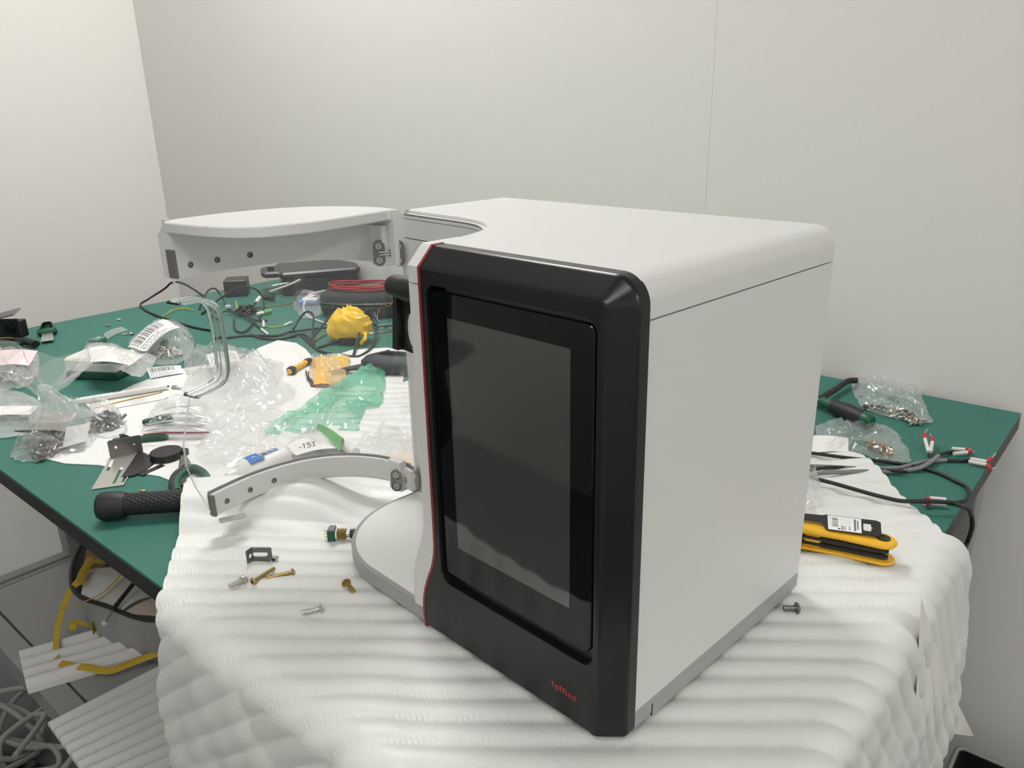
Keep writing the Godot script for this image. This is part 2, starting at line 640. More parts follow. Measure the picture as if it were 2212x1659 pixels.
# ---------------------------------------------------------------- the instrument
func body_outline() -> Array:     # [point, type]: R right, L left, C chamber, N none; runs clockwise seen from above
	var o := [[Vector2(0, -0.014), "R"], [Vector2(0, -0.2927), "R"], [Vector2(-0.435, -0.2927), "L"], [Vector2(-0.435, -0.141), "L"]]
	var c := curve2([Vector2(-0.428, -0.1405), Vector2(-0.371, -0.1365), Vector2(-0.329, -0.134), Vector2(-0.295, -0.1285), Vector2(-0.268, -0.115), Vector2(-0.247, -0.095), Vector2(-0.233, -0.068), Vector2(-0.2245, -0.038), Vector2(-0.222, -0.014)], 5)
	for p in c: o.append([p, "C"])
	return o

func body_loop(o: Array, y: float, ledge := 0.0) -> PackedVector3Array:
	var r := PackedVector3Array()
	var n := o.size()
	for i in n:
		var p: Vector2 = o[i][0]
		var d := Vector2.ZERO
		match o[i][1]:
			"R":
				var s := clampf((y - 0.3382) / 0.019, 0, 1)
				d.x = -0.019 * (1 - sqrt(1 - s * s))
			"L": d.x = clampf(y - 0.3412, 0, 0.016)
			"C":
				if ledge > 0:
					var e: Vector2 = (o[mini(i + 1, n - 1)][0] - o[i - 1][0]).normalized()
					d = Vector2(e.y, -e.x) * ledge
					if i == n - 1: d = Vector2(ledge, 0)
				var lim := -0.435 + clampf(y - 0.3412, 0, 0.016) + 0.0006 * (i - 3)
				if p.x + d.x < lim: d.x = lim - p.x
		r.append(Vector3(p.x + d.x, y, p.y + d.y))
	return r

func red_x(y: float) -> float:      # left edge of the red line
	return table_edge(y, [[-0.02, -0.2295], [-0.0076, -0.2301], [0.008, -0.2308], [0.0195, -0.2294], [0.031, -0.2266], [0.043, -0.222], [0.059, -0.2145], [0.0734, -0.2102], [0.0834, -0.2088], [0.1, -0.2084], [0.4, -0.2080]])

func column_x(y: float) -> float:
	return table_edge(y, [[-0.01, -0.2440], [0.015, -0.2445], [0.028, -0.2440], [0.0423, -0.2429], [0.052, -0.2403], [0.0605, -0.2374], [0.075, -0.231], [0.0918, -0.2250], [0.105, -0.2228], [0.12, -0.222], [0.4, -0.2218]])

func front_z(y: float) -> float:
	return 0.012 - clampf(y - 0.3412, 0, 0.016)

func instrument():
	var o := thing("test_instrument", "white benchtop instrument with black touchscreen front and open clear door", "instrument", Vector3(0, Y0, 0))
	# housing and top cover
	var bo := body_outline()
	part("housing", loft([body_loop(bo, 0.006), body_loop(bo, 0.3245), body_loop(bo, 0.3252, 0.0006)], 30.0), M.shell_white, o)
	var lid := [body_loop(bo, 0.3264), body_loop(bo, 0.3382)]
	for k in 5:
		var s := sin((k + 1) * PI / 2 / 9.0)
		lid.append(body_loop(bo, 0.3382 + 0.019 * s))
	lid.append(body_loop(bo, 0.3470))
	lid.append(body_loop(bo, 0.3472, 0.0035))
	for y in [0.3512, 0.3532, 0.3548]: lid.append(body_loop(bo, y, 0.0035))
	lid.append(body_loop(bo, 0.3561, 0.0041))
	lid.append(body_loop(bo, 0.3568, 0.0050))
	lid.append(body_loop(bo, 0.3572, 0.0065))
	lid.sort_custom(func(p, q): return p[0].y < q[0].y)
	part("top_cover", loft(lid, 30.0), M.shell_white, o)
	# front column beside the screen, its lid above the seam
	var col_low := []
	var col_top := []
	for y in [0.0075, 0.015, 0.028, 0.0423, 0.052, 0.0605, 0.075, 0.0918, 0.105, 0.12, 0.22, 0.3260]: col_low.append(column_loop(y))
	for y in [0.3272, 0.3400, 0.3412, 0.3424, 0.3554, 0.3563, 0.35705]: col_top.append(column_loop(y))
	part("front_column", loft(col_low, 30.0), M.shell_white, o)
	part("column_cap", loft(col_top, 30.0), M.shell_white, o)
	# red line
	var st := PackedVector3Array()
	var path := []
	for y in [-0.0125, -0.0076, 0.0, 0.008, 0.014, 0.0195, 0.025, 0.031, 0.037, 0.043, 0.051, 0.059, 0.066, 0.0734, 0.0834, 0.1, 0.2, 0.3412]: path.append([red_x(y), y, 0.0123])
	path.append([red_x(0.34), 0.3574, -0.0038])
	path.append([red_x(0.34), 0.3576, -0.0150])
	var la := []
	for q in path:
		var up := Vector3(0, 0.707, 0.707) if q[1] > 0.342 else Vector3(0, 0, 1)
		var p := Vector3(q[0], q[1], q[2])
		la.append(PackedVector3Array([p, p + Vector3(0.003, 0, 0), p + Vector3(0.003, 0, 0) - up * 0.006, p - up * 0.006]))
	solid(st, la)
	part("accent_line", finish(st, 25.0), M.accent_red, o)
	bezel(o)
	base(o)
	latch(o)
	door(o)

func column_loop(y: float) -> PackedVector3Array:
	var ed := 0.0012 if y < 0.356 else 0.0022
	var x0 := column_x(y)
	var x1 := red_x(y) + 0.0004
	var z := front_z(y)
	return PackedVector3Array([Vector3(x0, y, -0.045), Vector3(x0, y, z - ed), Vector3(x0 + ed, y, z), Vector3(x1, y, z), Vector3(x1, y, -0.045)])

func bezel_outline() -> Array:      # [x, y, wx, wy]: front loop is moved by -0.0155 wx, -0.016 wy
	var r := []
	for i in 21: r.append([lerpf(-0.205, -0.0195, i / 20.0), 0.357, 0.0, 1.0])
	for i in range(1, 11):
		var a := PI / 2 * (1 - i / 10.0)
		r.append([-0.0195 + 0.021 * cos(a), 0.336 + 0.021 * sin(a), cos(a), sin(a)])
	for i in range(1, 16): r.append([0.0015, lerpf(0.336, -0.0065, i / 15.0), 1.0, 0.0])
	for i in range(1, 6):
		var a := -PI / 2 * i / 5.0
		r.append([-0.0045 + 0.006 * cos(a), -0.0065 + 0.006 * sin(a), 1.0, -0.18 * i / 5.0])
	for i in range(0, 17): r.append([lerpf(-0.024, -0.2272, i / 16.0), -0.0125, 0.0, -0.23])
	for y in [-0.0076, 0.0, 0.008, 0.014, 0.0195, 0.025, 0.031, 0.037, 0.043, 0.051, 0.059, 0.066, 0.0734, 0.0834, 0.1, 0.15, 0.2, 0.25, 0.3, 0.335]: r.append([red_x(y) + 0.003, y, 0.0, 0.0])
	return r

func bezel(o: Node3D):
	var q := bezel_outline()
	var loops := []
	for lv in [[-0.015, 0.0], [-0.0062, 0.0], [-0.0046, 0.02], [-0.0034, 0.06], [-0.0022, 0.125], [0.0098, 0.875], [0.0108, 0.945], [0.0115, 1.005], [0.012, 1.08]]:
		var l := PackedVector3Array()
		for p in q: l.append(Vector3(p[0] - 0.0155 * lv[1] * p[2], p[1] - 0.016 * lv[1] * p[3], lv[0]))
		loops.append(l)
	var t := PackedVector3Array()
	solid(t, loops, true, false)
	var front := PackedVector2Array()
	for p in loops[-1]: front.append(Vector2(p.x, p.y))
	var hole := rrect(0.1802, 0.278, 0.012, 6, Vector2(-0.1103, 0.190))
	# front face with the screen opening, then the opening's walls
	var ft := PackedVector3Array()
	faces_with_holes(ft, front, [hole], 0.0, false)
	for i in range(0, ft.size(), 3):
		var a := Vector3(ft[i].x, ft[i].z, 0.012)
		var b := Vector3(ft[i + 1].x, ft[i + 1].z, 0.012)
		var c := Vector3(ft[i + 2].x, ft[i + 2].z, 0.012)
		if (b - a).cross(c - a).z > 0: t.append_array([a, b, c])
		else: t.append_array([a, c, b])
	var hl := []
	for lv in [[0.012, 0.0], [0.0116, 0.0006], [0.0108, 0.0009], [0.0040, 0.0009]]:
		var l := PackedVector3Array()
		for p in inset_same(hole, lv[1]): l.append(Vector3(p.x, p.y, lv[0]))
		hl.append(l)
	skin(t, hl, true, 1 if loop_axis(hl[0]).z > 0 else -1)
	var bz := part("bezel", finish(t, 34.0), M.bezel_black, o)
	part("screen_recess", on_front(plate(inset_same(hole, 0.0005), 0.0030, 0.0042)), M.recess_black, o)
	var glass := rrect(0.173, 0.2635, 0.008, 6, Vector2(-0.1125, -0.1918))
	part("screen_glass", on_front(plate(glass, 0.0042, 0.0080, 0.0008)), M.glass_black, o)
	part("display", on_front(plate(rrect(0.1312, 0.2104, 0.0006, 2, Vector2(-0.1130, -0.1975)), 0.0070, 0.00815)), M.lcd_grey, o)
	part("sensor_window", on_front(plate(circle(0.0066, 28, Vector2(-0.2005, -0.0178)), 0.009, 0.0122, 0.0004)), M.recess_black, o)
	part("indicator_hole", on_front(plate(circle(0.0014, 14, Vector2(-0.1827, -0.0160)), 0.010, 0.0122, 0.0001)), M.recess_black, o)
	var tm := TextMesh.new()
	tm.text = "Tofflon"
	var f := SystemFont.new()
	f.font_names = PackedStringArray(["Droid Sans"])
	f.font_weight = 700
	tm.font = f
	tm.font_size = 64
	tm.pixel_size = 0.0001272
	tm.depth = 0.0005
	part("lettering", tm, M.logo_red, o, Vector3(-0.0497, 0.0150, 0.0121))

func on_front(m: ArrayMesh) -> ArrayMesh:      # a plate drawn in (x, -y) and lifted along z
	var a := m.surface_get_arrays(0)
	var p: PackedVector3Array = a[Mesh.ARRAY_VERTEX]
	var n: PackedVector3Array = a[Mesh.ARRAY_NORMAL]
	for i in p.size():
		p[i] = Vector3(p[i].x, -p[i].z, p[i].y)
		n[i] = Vector3(n[i].x, -n[i].z, n[i].y)
	a[Mesh.ARRAY_VERTEX] = p
	a[Mesh.ARRAY_NORMAL] = n
	var r := ArrayMesh.new()
	r.add_surface_from_arrays(Mesh.PRIMITIVE_TRIANGLES, a)
	return r

func base_outline() -> PackedVector2Array:
	var q := PackedVector2Array([Vector2(-0.012, 0.006), Vector2(0, -0.006), Vector2(0, -0.2927), Vector2(-0.435, -0.2927), Vector2(-0.435, -0.15)])
	for i in 23:
		var a := PI - PI / 2 * i / 22.0
		q.append(Vector2(-0.326 + 0.109 * cos(a), -0.102 + 0.110 * sin(a)))
	q.append(Vector2(-0.28, 0.0085))
	q.append(Vector2(-0.24, 0.009))
	return q

func base(o: Node3D):
	var q := base_outline()
	var t := PackedVector3Array()
	solid(t, [lift(inset_same(q, 0.006), -0.015), lift(inset_same(q, 0.0035), -0.0145), lift(inset_same(q, 0.0012), -0.0125), lift(q, -0.009), lift(q, 0.0045), lift(inset_same(q, 0.0004), 0.0056), lift(inset_same(q, 0.0014), 0.0060)])
	part("base", finish(t, 30.0), M.base_grey, o)
	# white tray floor: the chamber's part of the base
	var w := PackedVector2Array()
	for p in inset_same(q, 0.005):
		if p.x < -0.23: w.append(p)
	var f := PackedVector2Array([Vector2(-0.225, 0.003), Vector2(-0.2235, -0.03), Vector2(-0.236, -0.075), Vector2(-0.26, -0.11), Vector2(-0.30, -0.132), Vector2(-0.43, -0.142)])
	for p in w:
		if p.y > -0.141: f.append(p)
	part("tray_floor", plate(f, 0.0052, 0.0068, 0.0005), M.tray_white, o)
	part("tray_joint", plate(PackedVector2Array([Vector2(-0.2585, 0.0032), Vector2(-0.2579, 0.0032), Vector2(-0.2460, -0.05), Vector2(-0.2466, -0.05)]), 0.006, 0.00688), M.base_grey, o)
	# access panel let into the side of the base
	part("side_panel", plate(PackedVector2Array([Vector2(-0.02, -0.041), Vector2(0.0006, -0.041), Vector2(0.0006, -0.262), Vector2(-0.02, -0.262)]), -0.0122, -0.0004, 0.0004), M.base_grey, o)
	part("panel_gap", plate(PackedVector2Array([Vector2(-0.02, -0.0398), Vector2(0.0003, -0.0398), Vector2(0.0003, -0.0406), Vector2(-0.02, -0.0406)]), -0.0122, -0.0004), M.recess_black, o)
	for p in [Vector2(-0.04, -0.04), Vector2(-0.04, -0.26), Vector2(-0.39, -0.26), Vector2(-0.36, -0.06)]:
		part("foot", lathe([[0.010, -0.0158], [0.011, -0.0154], [0.011, -0.0145]], 16), M.rubber_black, o, Vector3(p.x, 0, p.y))
	# thumb screw at the back of the base
	part("rear_screw", lathe([[0.0018, 0.0], [0.0022, 0.001], [0.0022, 0.003], [0.0014, 0.004]], 12), M.chrome, o, Vector3(-0.004, -0.006, -0.2925), Vector3(-PI / 2, 0, 0))

func latch(o: Node3D):
	var l := Node3D.new()
	l.name = "latch"
	o.add_child(l)
	l.position = Vector3(-0.222, 0.3145, -0.006)
	# pivot lies along x; its rounded end looks away from the column
	part("pivot", lathe([[0.0008, 0.0], [0.0060, 0.0012], [0.0092, 0.0038], [0.0106, 0.0075], [0.0108, 0.024]], 28, 50.0), M.latch_black, l, Vector3(-0.050, 0, 0), Vector3(0, 0, -PI / 2))
	part("collar", lathe([[0.0112, 0.0], [0.0117, 0.0005], [0.0117, 0.023], [0.0110, 0.0236]], 28), M.latch_black, l, Vector3(-0.0255, 0, 0), Vector3(0, 0, -PI / 2))
	part("pin", lathe([[0.004, 0.0], [0.0045, 0.0004], [0.0045, 0.0024]], 18), M.chrome, l, Vector3(-0.0020, 0, 0.0095), Vector3(PI / 2, 0, 0.4))
	# lever plate hanging down, with an oval finger hole
	var oval := PackedVector2Array()
	for i in 24:
		var a := TAU * i / 24
		oval.append(Vector2(-0.0215 + 0.0085 * cos(a), 0.0375 + 0.0165 * sin(a)))
	var pl := PackedVector2Array([Vector2(-0.036, 0.004), Vector2(-0.001, 0.004), Vector2(0.001, 0.058), Vector2(-0.0005, 0.0595), Vector2(-0.042, 0.0560), Vector2(-0.0435, 0.054)])
	part("lever", on_front(plate(pl, -0.0015, 0.0015, 0.0005, [oval])), M.latch_black, l)
	part("lever_rib", on_front(plate(pv([Vector2(-0.0362, 0.004), Vector2(-0.0315, 0.004), Vector2(-0.0350, 0.0560), Vector2(-0.0425, 0.0558)]), 0.0010, 0.0085, 0.0010)), M.latch_black, l)

# ---- the open door, built about its hinge line
func door(o: Node3D):
	var d := Node3D.new()
	d.name = "door"
	o.add_child(d)
	var hx := Vector3(-0.435, 0, -0.143)
	d.position = hx
	var h2 := Vector2(hx.x, hx.z)
	var inner := []      # inner face of the rails, hinge side to free end
	for p in [Vector2(-0.4255, -0.1265), Vector2(-0.446, -0.1285), Vector2(-0.463, -0.1275), Vector2(-0.484, -0.122), Vector2(-0.505, -0.111), Vector2(-0.525, -0.095), Vector2(-0.541, -0.074), Vector2(-0.553, -0.045), Vector2(-0.558, -0.013), Vector2(-0.557, 0.020), Vector2(-0.552, 0.048), Vector2(-0.547, 0.070)]: inner.append(p - h2)
	var ic := curve2(inner, 5)
	var oc := off2(ic, -0.024)
	# skirt of the cap, chamfered along its outer top edge
	var skirt := PackedVector2Array(ic)
	var rev := oc.duplicate()
	rev.reverse()
	skirt.append_array(rev)
	var n := ic.size()
	var lo := []
	for lv in [[0.2955, 0.0], [0.3400, 0.0], [0.3412, 0.0004], [0.3562, 0.0150], [0.3572, 0.0164]]:
		var l := PackedVector3Array()
		var oo := off2(ic, -0.024 + lv[1])
		for i in n: l.append(Vector3(ic[i].x, lv[0], ic[i].y))
		for i in n: l.append(Vector3(oo[n - 1 - i].x, lv[0], oo[n - 1 - i].y))
		lo.append(l)
	part("door_header", loft(lo, 30.0), M.shell_white, d)
	# cap reaching inwards over the chamber
	var edge := []
	for p in [Vector2(-0.5445, 0.0770), Vector2(-0.528, 0.0757), Vector2(-0.490, 0.0690), Vector2(-0.4525, 0.0562), Vector2(-0.434, 0.0430), Vector2(-0.4241, 0.0290), Vector2(-0.4162, -0.0102), Vector2(-0.4170, -0.036), Vector2(-0.4205, -0.0607), Vector2(-0.4270, -0.1000), Vector2(-0.4310, -0.1235)]: edge.append(p - h2)
	var ec := curve2(edge, 5)
	var capl := PackedVector2Array(ec)
	var mid := off2(ic, -0.006)
	for i in n: capl.append(mid[i])
	if Geometry2D.is_polygon_clockwise(capl): capl.reverse()
	part("door_cap", plate(capl, 0.3462, 0.35725, 0.0012), M.shell_white, d)
	# clear curved pane outside the rails, its free edge bowed and notched for the grip
	var pc := off2(ic, -0.0055)
	pane(d, pc)
	# bottom rail
	var oc2 := off2(ic, -0.0052)
	var br := PackedVector2Array(ic)
	var rv := oc2.duplicate()
	rv.reverse()
	br.append_array(rv)
	part("bottom_rail", plate(br, 0.0125, 0.0400, 0.0006), M.shell_white, d)
	part("rail_trim", plate(strip_outline(off2(ic, -0.0098), off2(ic, -0.0104)), 0.0125, 0.0412), M.frame_grey, d)
	# end blocks at the hinge, magnet plates at the free end
	var e0 := Vector3(ic[2].x, 0, ic[2].y)
	part("hinge_block", rbox(Vector3(0.022, 0.046, 0.012), 0.001, 0.0008), M.shell_white, d, Vector3(-0.0165, 0.2935, 0.0165), Vector3(0, 0.05, 0))
	part("hinge_block", rbox(Vector3(0.022, 0.040, 0.012), 0.001, 0.0008), M.shell_white, d, Vector3(-0.0165, 0.0085, 0.0165), Vector3(0, 0.05, 0))
	var ed := (ic[n - 1] - ic[n - 2]).normalized()
	var en := Vector2(-ed.y, ed.x)
	var yaw := atan2(-ed.y, ed.x)
	var ep := ic[n - 1]
	part("magnet_plate", rbox(Vector3(0.0030, 0.0300, 0.0130), 0.0006, 0.0005), M.plate_grey, d, Vector3(ep.x - 0.006, 0.2965, ep.y + 0.0015), Vector3(0, yaw, 0))
	part("magnet_plate", rbox(Vector3(0.0030, 0.0275, 0.0100), 0.0006, 0.0005), M.plate_grey, d, Vector3(ep.x - 0.0035, 0.0115, ep.y + 0.0015), Vector3(0, yaw, 0))
	part("end_strip", rbox(Vector3(0.0024, 0.032, 0.0125), 0.0005, 0.0005), M.inner_white, d, Vector3(ep.x - 0.006, 0.3270, ep.y + 0.0010), Vector3(0, yaw, 0))
	part("catch_tab", plate(rrect(0.030, 0.012, 0.003, 4), 0.0, 0.0016, 0.0003), M.steel, d, Vector3(ep.x + 0.016, 0.0096, ep.y - 0.012), Vector3(0, 1.25, 0))
	# countersunk screws set in the inner faces
	for q in [[0.955, 0.3085], [0.845, 0.3085], [0.735, 0.3085], [0.115, 0.3125], [0.945, 0.0240], [0.845, 0.0245], [0.745, 0.0250], [0.120, 0.0270]]:
		var i := int(q[0] * (n - 2))
		var tg := (ic[i + 1] - ic[i]).normalized()
		var nn := Vector2(-tg.y, tg.x)
		if nn.dot(Vector2(0.09, 0.09) - ic[i]) < 0: nn = -nn
		var s := part("screw", screw_head_mesh(), M.steel_dark, d, Vector3(ic[i].x, q[1], ic[i].y) + Vector3(nn.x, 0, nn.y) * 0.0002)
		s.basis = Basis(Vector3(tg.x, 0, tg.y), Vector3(nn.x, 0, nn.y), Vector3(tg.x, 0, tg.y).cross(Vector3(nn.x, 0, nn.y)))
	hinge(o, 0.309)
	hinge(o, 0.0245)

var screw_mesh: ArrayMesh
func screw_head_mesh() -> ArrayMesh:
	if screw_mesh: return screw_mesh
	var t := PackedVector3Array()
	var cross := PackedVector2Array()
	var k := 0.00055
	var l := 0.0020
	for q in [[l, -k], [l, k], [k, k], [k, l], [-k, l], [-k, k], [-l, k], [-l, -k], [-k, -k], [-k, -l], [k, -l], [k, -k]]: cross.append(Vector2(q[0], q[1]))
	plate_into(t, circle(0.0035, 20), -0.0012, 0.0006, 0.0003, [cross])
	screw_mesh = finish(t)
	return screw_mesh

func off2(c: PackedVector2Array, d: float) -> PackedVector2Array:      # sideways copy of an open line; negative: away from the chamber
	var r := PackedVector2Array()
	var n := c.size()
	for i in n:
		var e := (c[mini(i + 1, n - 1)] - c[maxi(i - 1, 0)]).normalized()
		r.append(c[i] + Vector2(-e.y, e.x) * -d)
	return r

func strip_outline(a: PackedVector2Array, b: PackedVector2Array) -> PackedVector2Array:
	var r := PackedVector2Array(a)
	var v := b.duplicate()
	v.reverse()
	r.append_array(v)
	return r

func pane(d: Node3D, pc: PackedVector2Array):
	var len_ := [0.0]
	for i in pc.size() - 1: len_.append(len_[-1] + pc[i].distance_to(pc[i + 1]))
	var full: float = len_[-1]
	# free edge: extra length past the end of the line, by height
	var knots := [[0.0, 0.0], [0.012, 0.001], [0.030, 0.006], [0.055, 0.016], [0.085, 0.023], [0.110, 0.022], [0.135, 0.014], [0.158, 0.006], [0.163, 0.004], [0.1645, 0.0], [0.168, -0.034], [0.174, -0.040], [0.185, -0.0425], [0.250, -0.0425], [0.261, -0.040], [0.267, -0.034], [0.2700, 0.0], [0.2715, 0.002], [0.285, 0.001], [0.30, 0.0]]
	var ys := [0.0090]
	for k in knots:
		if k[0] > 0.0095: ys.append(k[0])
	for y in [0.02, 0.07, 0.12, 0.21, 0.23]: ys.append(y)
	ys.sort()
	var m := 40
	var inn := []
	var out := []
	for y in ys:
		var e := full + table_edge(y, knots)
		var a := PackedVector3Array()
		var b := PackedVector3Array()
		for i in m + 1:
			var s := e * i / m
			var p := along(pc, len_, s)
			var q := along(pc, len_, s + 0.001)
			var tg := (q - p).normalized()
			var nn := Vector2(-tg.y, tg.x)
			a.append(Vector3(p.x, y, p.y))
			b.append(Vector3(p.x + nn.x * 0.004, y, p.y + nn.y * 0.004))
		inn.append(a)
		out.append(b)
	var t := PackedVector3Array()
	skin(t, inn, false, -1)
	skin(t, out, false, 1)
	part("window_pane", finish(t, 40.0), M.acrylic, d)
	var te := PackedVector3Array()
	for i in [0, m]:
		for j in ys.size() - 1: quad(te, inn[j][i], inn[j + 1][i], out[j + 1][i], out[j][i])
	for i in m:
		quad(te, inn[0][i], inn[0][i + 1], out[0][i + 1], out[0][i])
	part("pane_edge", finish(te, 40.0), M.acrylic_edge, d)
	# moulded grip: a C-shaped lip standing out round the notch
	var c := []
	for k in [[0.008, 0.2705], [-0.010, 0.2700], [-0.028, 0.2670], [-0.038, 0.2600], [-0.0425, 0.2470], [-0.0430, 0.2200], [-0.0425, 0.1870], [-0.0380, 0.1740], [-0.028, 0.1680], [-0.010, 0.1650], [0.006, 0.1640]]:
		var p := along(pc, len_, full + k[0])
		var q := along(pc, len_, full + k[0] + 0.001)
		var tg := (q - p).normalized()
		c.append([Vector3(p.x, k[1], p.y), Vector3(-tg.y, 0, tg.x)])
	var ins := []
	var outs := []
	for q in c:
		ins.append(q[0] - q[1] * 0.010)
		outs.append(q[0] + q[1] * 0.010)
	var ci := curve(ins, 4)
	var co := curve(outs, 4)
	part("grip_lip", tube(ci, 0.0024, 10, false, 1.0, 1.0, 0.12), M.acrylic_grip, d)
	part("grip_lip", tube(co, 0.0024, 10, false, 1.0, 1.0, 0.12), M.acrylic_grip, d)
	var web := []
	for i in ci.size():
		var e := ((ci[mini(i + 1, ci.size() - 1)] - ci[maxi(i - 1, 0)]).cross(co[i] - ci[i])).normalized() * 0.0012
		web.append(PackedVector3Array([ci[i] - e, ci[i] + e, co[i] + e, co[i] - e]))
	var gp := part("grip", loft(web, 50.0), M.acrylic_grip, d)

func along(c: PackedVector2Array, l: Array, s: float) -> Vector2:
	var n := c.size()
	if s >= l[n - 1]: return c[n - 1] + (c[n - 1] - c[n - 2]).normalized() * (s - l[n - 1])
	for i in n - 1:
		if s <= l[i + 1]: return c[i].lerp(c[i + 1], (s - l[i]) / (l[i + 1] - l[i]))
	return c[n - 1]

func hinge(o: Node3D, y: float):
	var h := Node3D.new()
	h.name = "hinge"
	o.add_child(h, true)
	h.position = Vector3(-0.4365, y, -0.1345)
	for s in [-1.0, 1.0]:
		var at := Vector3(s * 0.0092, 0, 0.0150 if s < 0 else 0.0010)
		var yaw := 0.75 if s < 0 else 0.62
		var p8 := PackedVector2Array()
		for i in 25: p8.append(Vector2(0.0068 * cos(PI * i / 24), 0.0080 + 0.0068 * sin(PI * i / 24)))
		for i in 25: p8.append(Vector2(0.0068 * cos(PI + PI * i / 24), -0.0080 + 0.0068 * sin(PI + PI * i / 24)))
		var lf := part("leaf", on_front(plate(p8, 0.0, 0.0022, 0.0004)), M.hinge_steel, h, at, Vector3(0, yaw, 0))
		for v in [-0.0080, 0.0080]:
			var sc := part("screw", screw_head_mesh(), M.steel, h, at + Vector3(0, v, 0) + Basis(Vector3.UP, yaw) * Vector3(0, 0, 0.0024), Vector3(PI / 2, 0, 0.5))
			sc.rotation = Vector3(PI / 2, 0, 0)
			sc.basis = Basis(Vector3.UP, yaw) * sc.basis
		var t := PackedVector3Array()
		tube_into(t, PackedVector3Array([at + Vector3(-s * 0.004, 0.0015, 0.003), Vector3(0, 0.0012, 0.006)]), 0.0010, 8)
		tube_into(t, PackedVector3Array([at + Vector3(-s * 0.004, -0.0015, 0.003), Vector3(0, -0.0012, 0.006)]), 0.0010, 8)
		part("link", finish(t, 60.0), M.steel, h)
	part("pin", lathe([[0.0014, -0.004], [0.0014, 0.004]], 12), M.steel_dark, h, Vector3(0, 0, 0.006))

# ---------------------------------------------------------------- shared small makers
func rng(sd: int) -> RandomNumberGenerator:
	var r := RandomNumberGenerator.new()
	r.seed = sd
	return r

func centre(q: Array) -> Vector2:
	var c := Vector2.ZERO
	for p in q: c += p
	return c / q.size()

func pv(q: Array) -> PackedVector2Array:
	return PackedVector2Array(q)

# crumpled film over an outline given in world (x, z): a domed upper sheet and a slack lower one
func film_mesh(outline: Array, c: Vector2, h: float, sd: int, crease := 1.0) -> ArrayMesh:
	var no := FastNoiseLite.new()
	no.seed = sd
	no.noise_type = FastNoiseLite.TYPE_SIMPLEX
	no.fractal_type = FastNoiseLite.FRACTAL_RIDGED
	no.fractal_octaves = 2
	no.frequency = 1.0
	var lo := []
	for p in outline: lo.append(p - c)
	var ed := curve2(lo, 9, true)
	var big := 0.0
	for p in ed: big = maxf(big, p.length())
	var k := 1.0 / big
	var rings := 20
	var t := PackedVector3Array()
	var g := []
	var th := float(sd) * 1.7
	for j in rings + 1:
		var f := float(j) / rings
		var l := PackedVector3Array()
		for i in ed.size():
			var p: Vector2 = ed[i] * f
			var q1 := p.rotated(th) * k      # long folds in two directions, and a broad sag
			var q2 := p.rotated(th + 1.2) * k
			var w := no.get_noise_2d(q1.x * 0.55, q1.y * 1.9)
			var w2 := no.get_noise_2d(q2.x * 1.2 + 40.0, q2.y * 4.2)
			var w3 := no.get_noise_2d(p.x * k * 6.0, p.y * k * 6.0 + 70.0)
			var dome := pow(1.0 - f * f, 1.15) if f < 1.0 else 0.0
			var ray := absf(sin(TAU * i / ed.size() * 9.0 + 5.0 * w)) * f * f * (1.0 - f) * 0.022 * crease
			var y := h * dome * (0.70 + 0.34 * w * crease) + (0.0055 * w + 0.0030 * w2 + 0.0007 * w3) * crease * (0.30 + dome) + 0.003 + ray
			var jig := 1.0 + 0.035 * crease * no.get_noise_2d(p.x * k * 3.0, p.y * k * 3.0 + 90.0) * f
			l.append(Vector3(p.x * jig, maxf(y, 0.0012), p.y * jig))
		g.append(l)
	for j in rings:
		for i in ed.size():
			var n := (i + 1) % ed.size()
			if j == 0: t.append_array([g[0][0], g[1][n], g[1][i]])
			else: quad(t, g[j][i], g[j][n], g[j + 1][n], g[j + 1][i])
	var b := []
	for j in [3, 9, 15, 20]:
		var l := PackedVector3Array()
		for p in g[j]: l.append(Vector3(p.x, 0.0006 if j < 20 else p.y, p.z))
		b.append(l)
	for j in 3:
		for i in ed.size():
			var n := (i + 1) % ed.size()
			quad(t, b[j][i], b[j + 1][i], b[j + 1][n], b[j][n])
	return finish(t, 38.0)

func film_bag(n: String, label: String, outline: Array, h: float, sd: int, m: Material, y: float, crease := 1.0, group := "") -> Node3D:
	var c := centre(outline)
	var o := thing(n, label, "plastic bag", Vector3(c.x, y, c.y), 0.0, group)
	part("film", film_mesh(outline, c, h, sd, crease), m, o)
	return o

# a row of pressed zip lines across a bag, between two world points
func zip_strip(o: Node3D, a: Vector3, b: Vector3, m: Material, r := 0.0009, n := "zip_strip"):
	part(n, tube(local([a, a.lerp(b, 0.33) + Vector3(0, 0.002, 0), a.lerp(b, 0.66) + Vector3(0, 0.001, 0), b], o.position), r, 6), m, o)

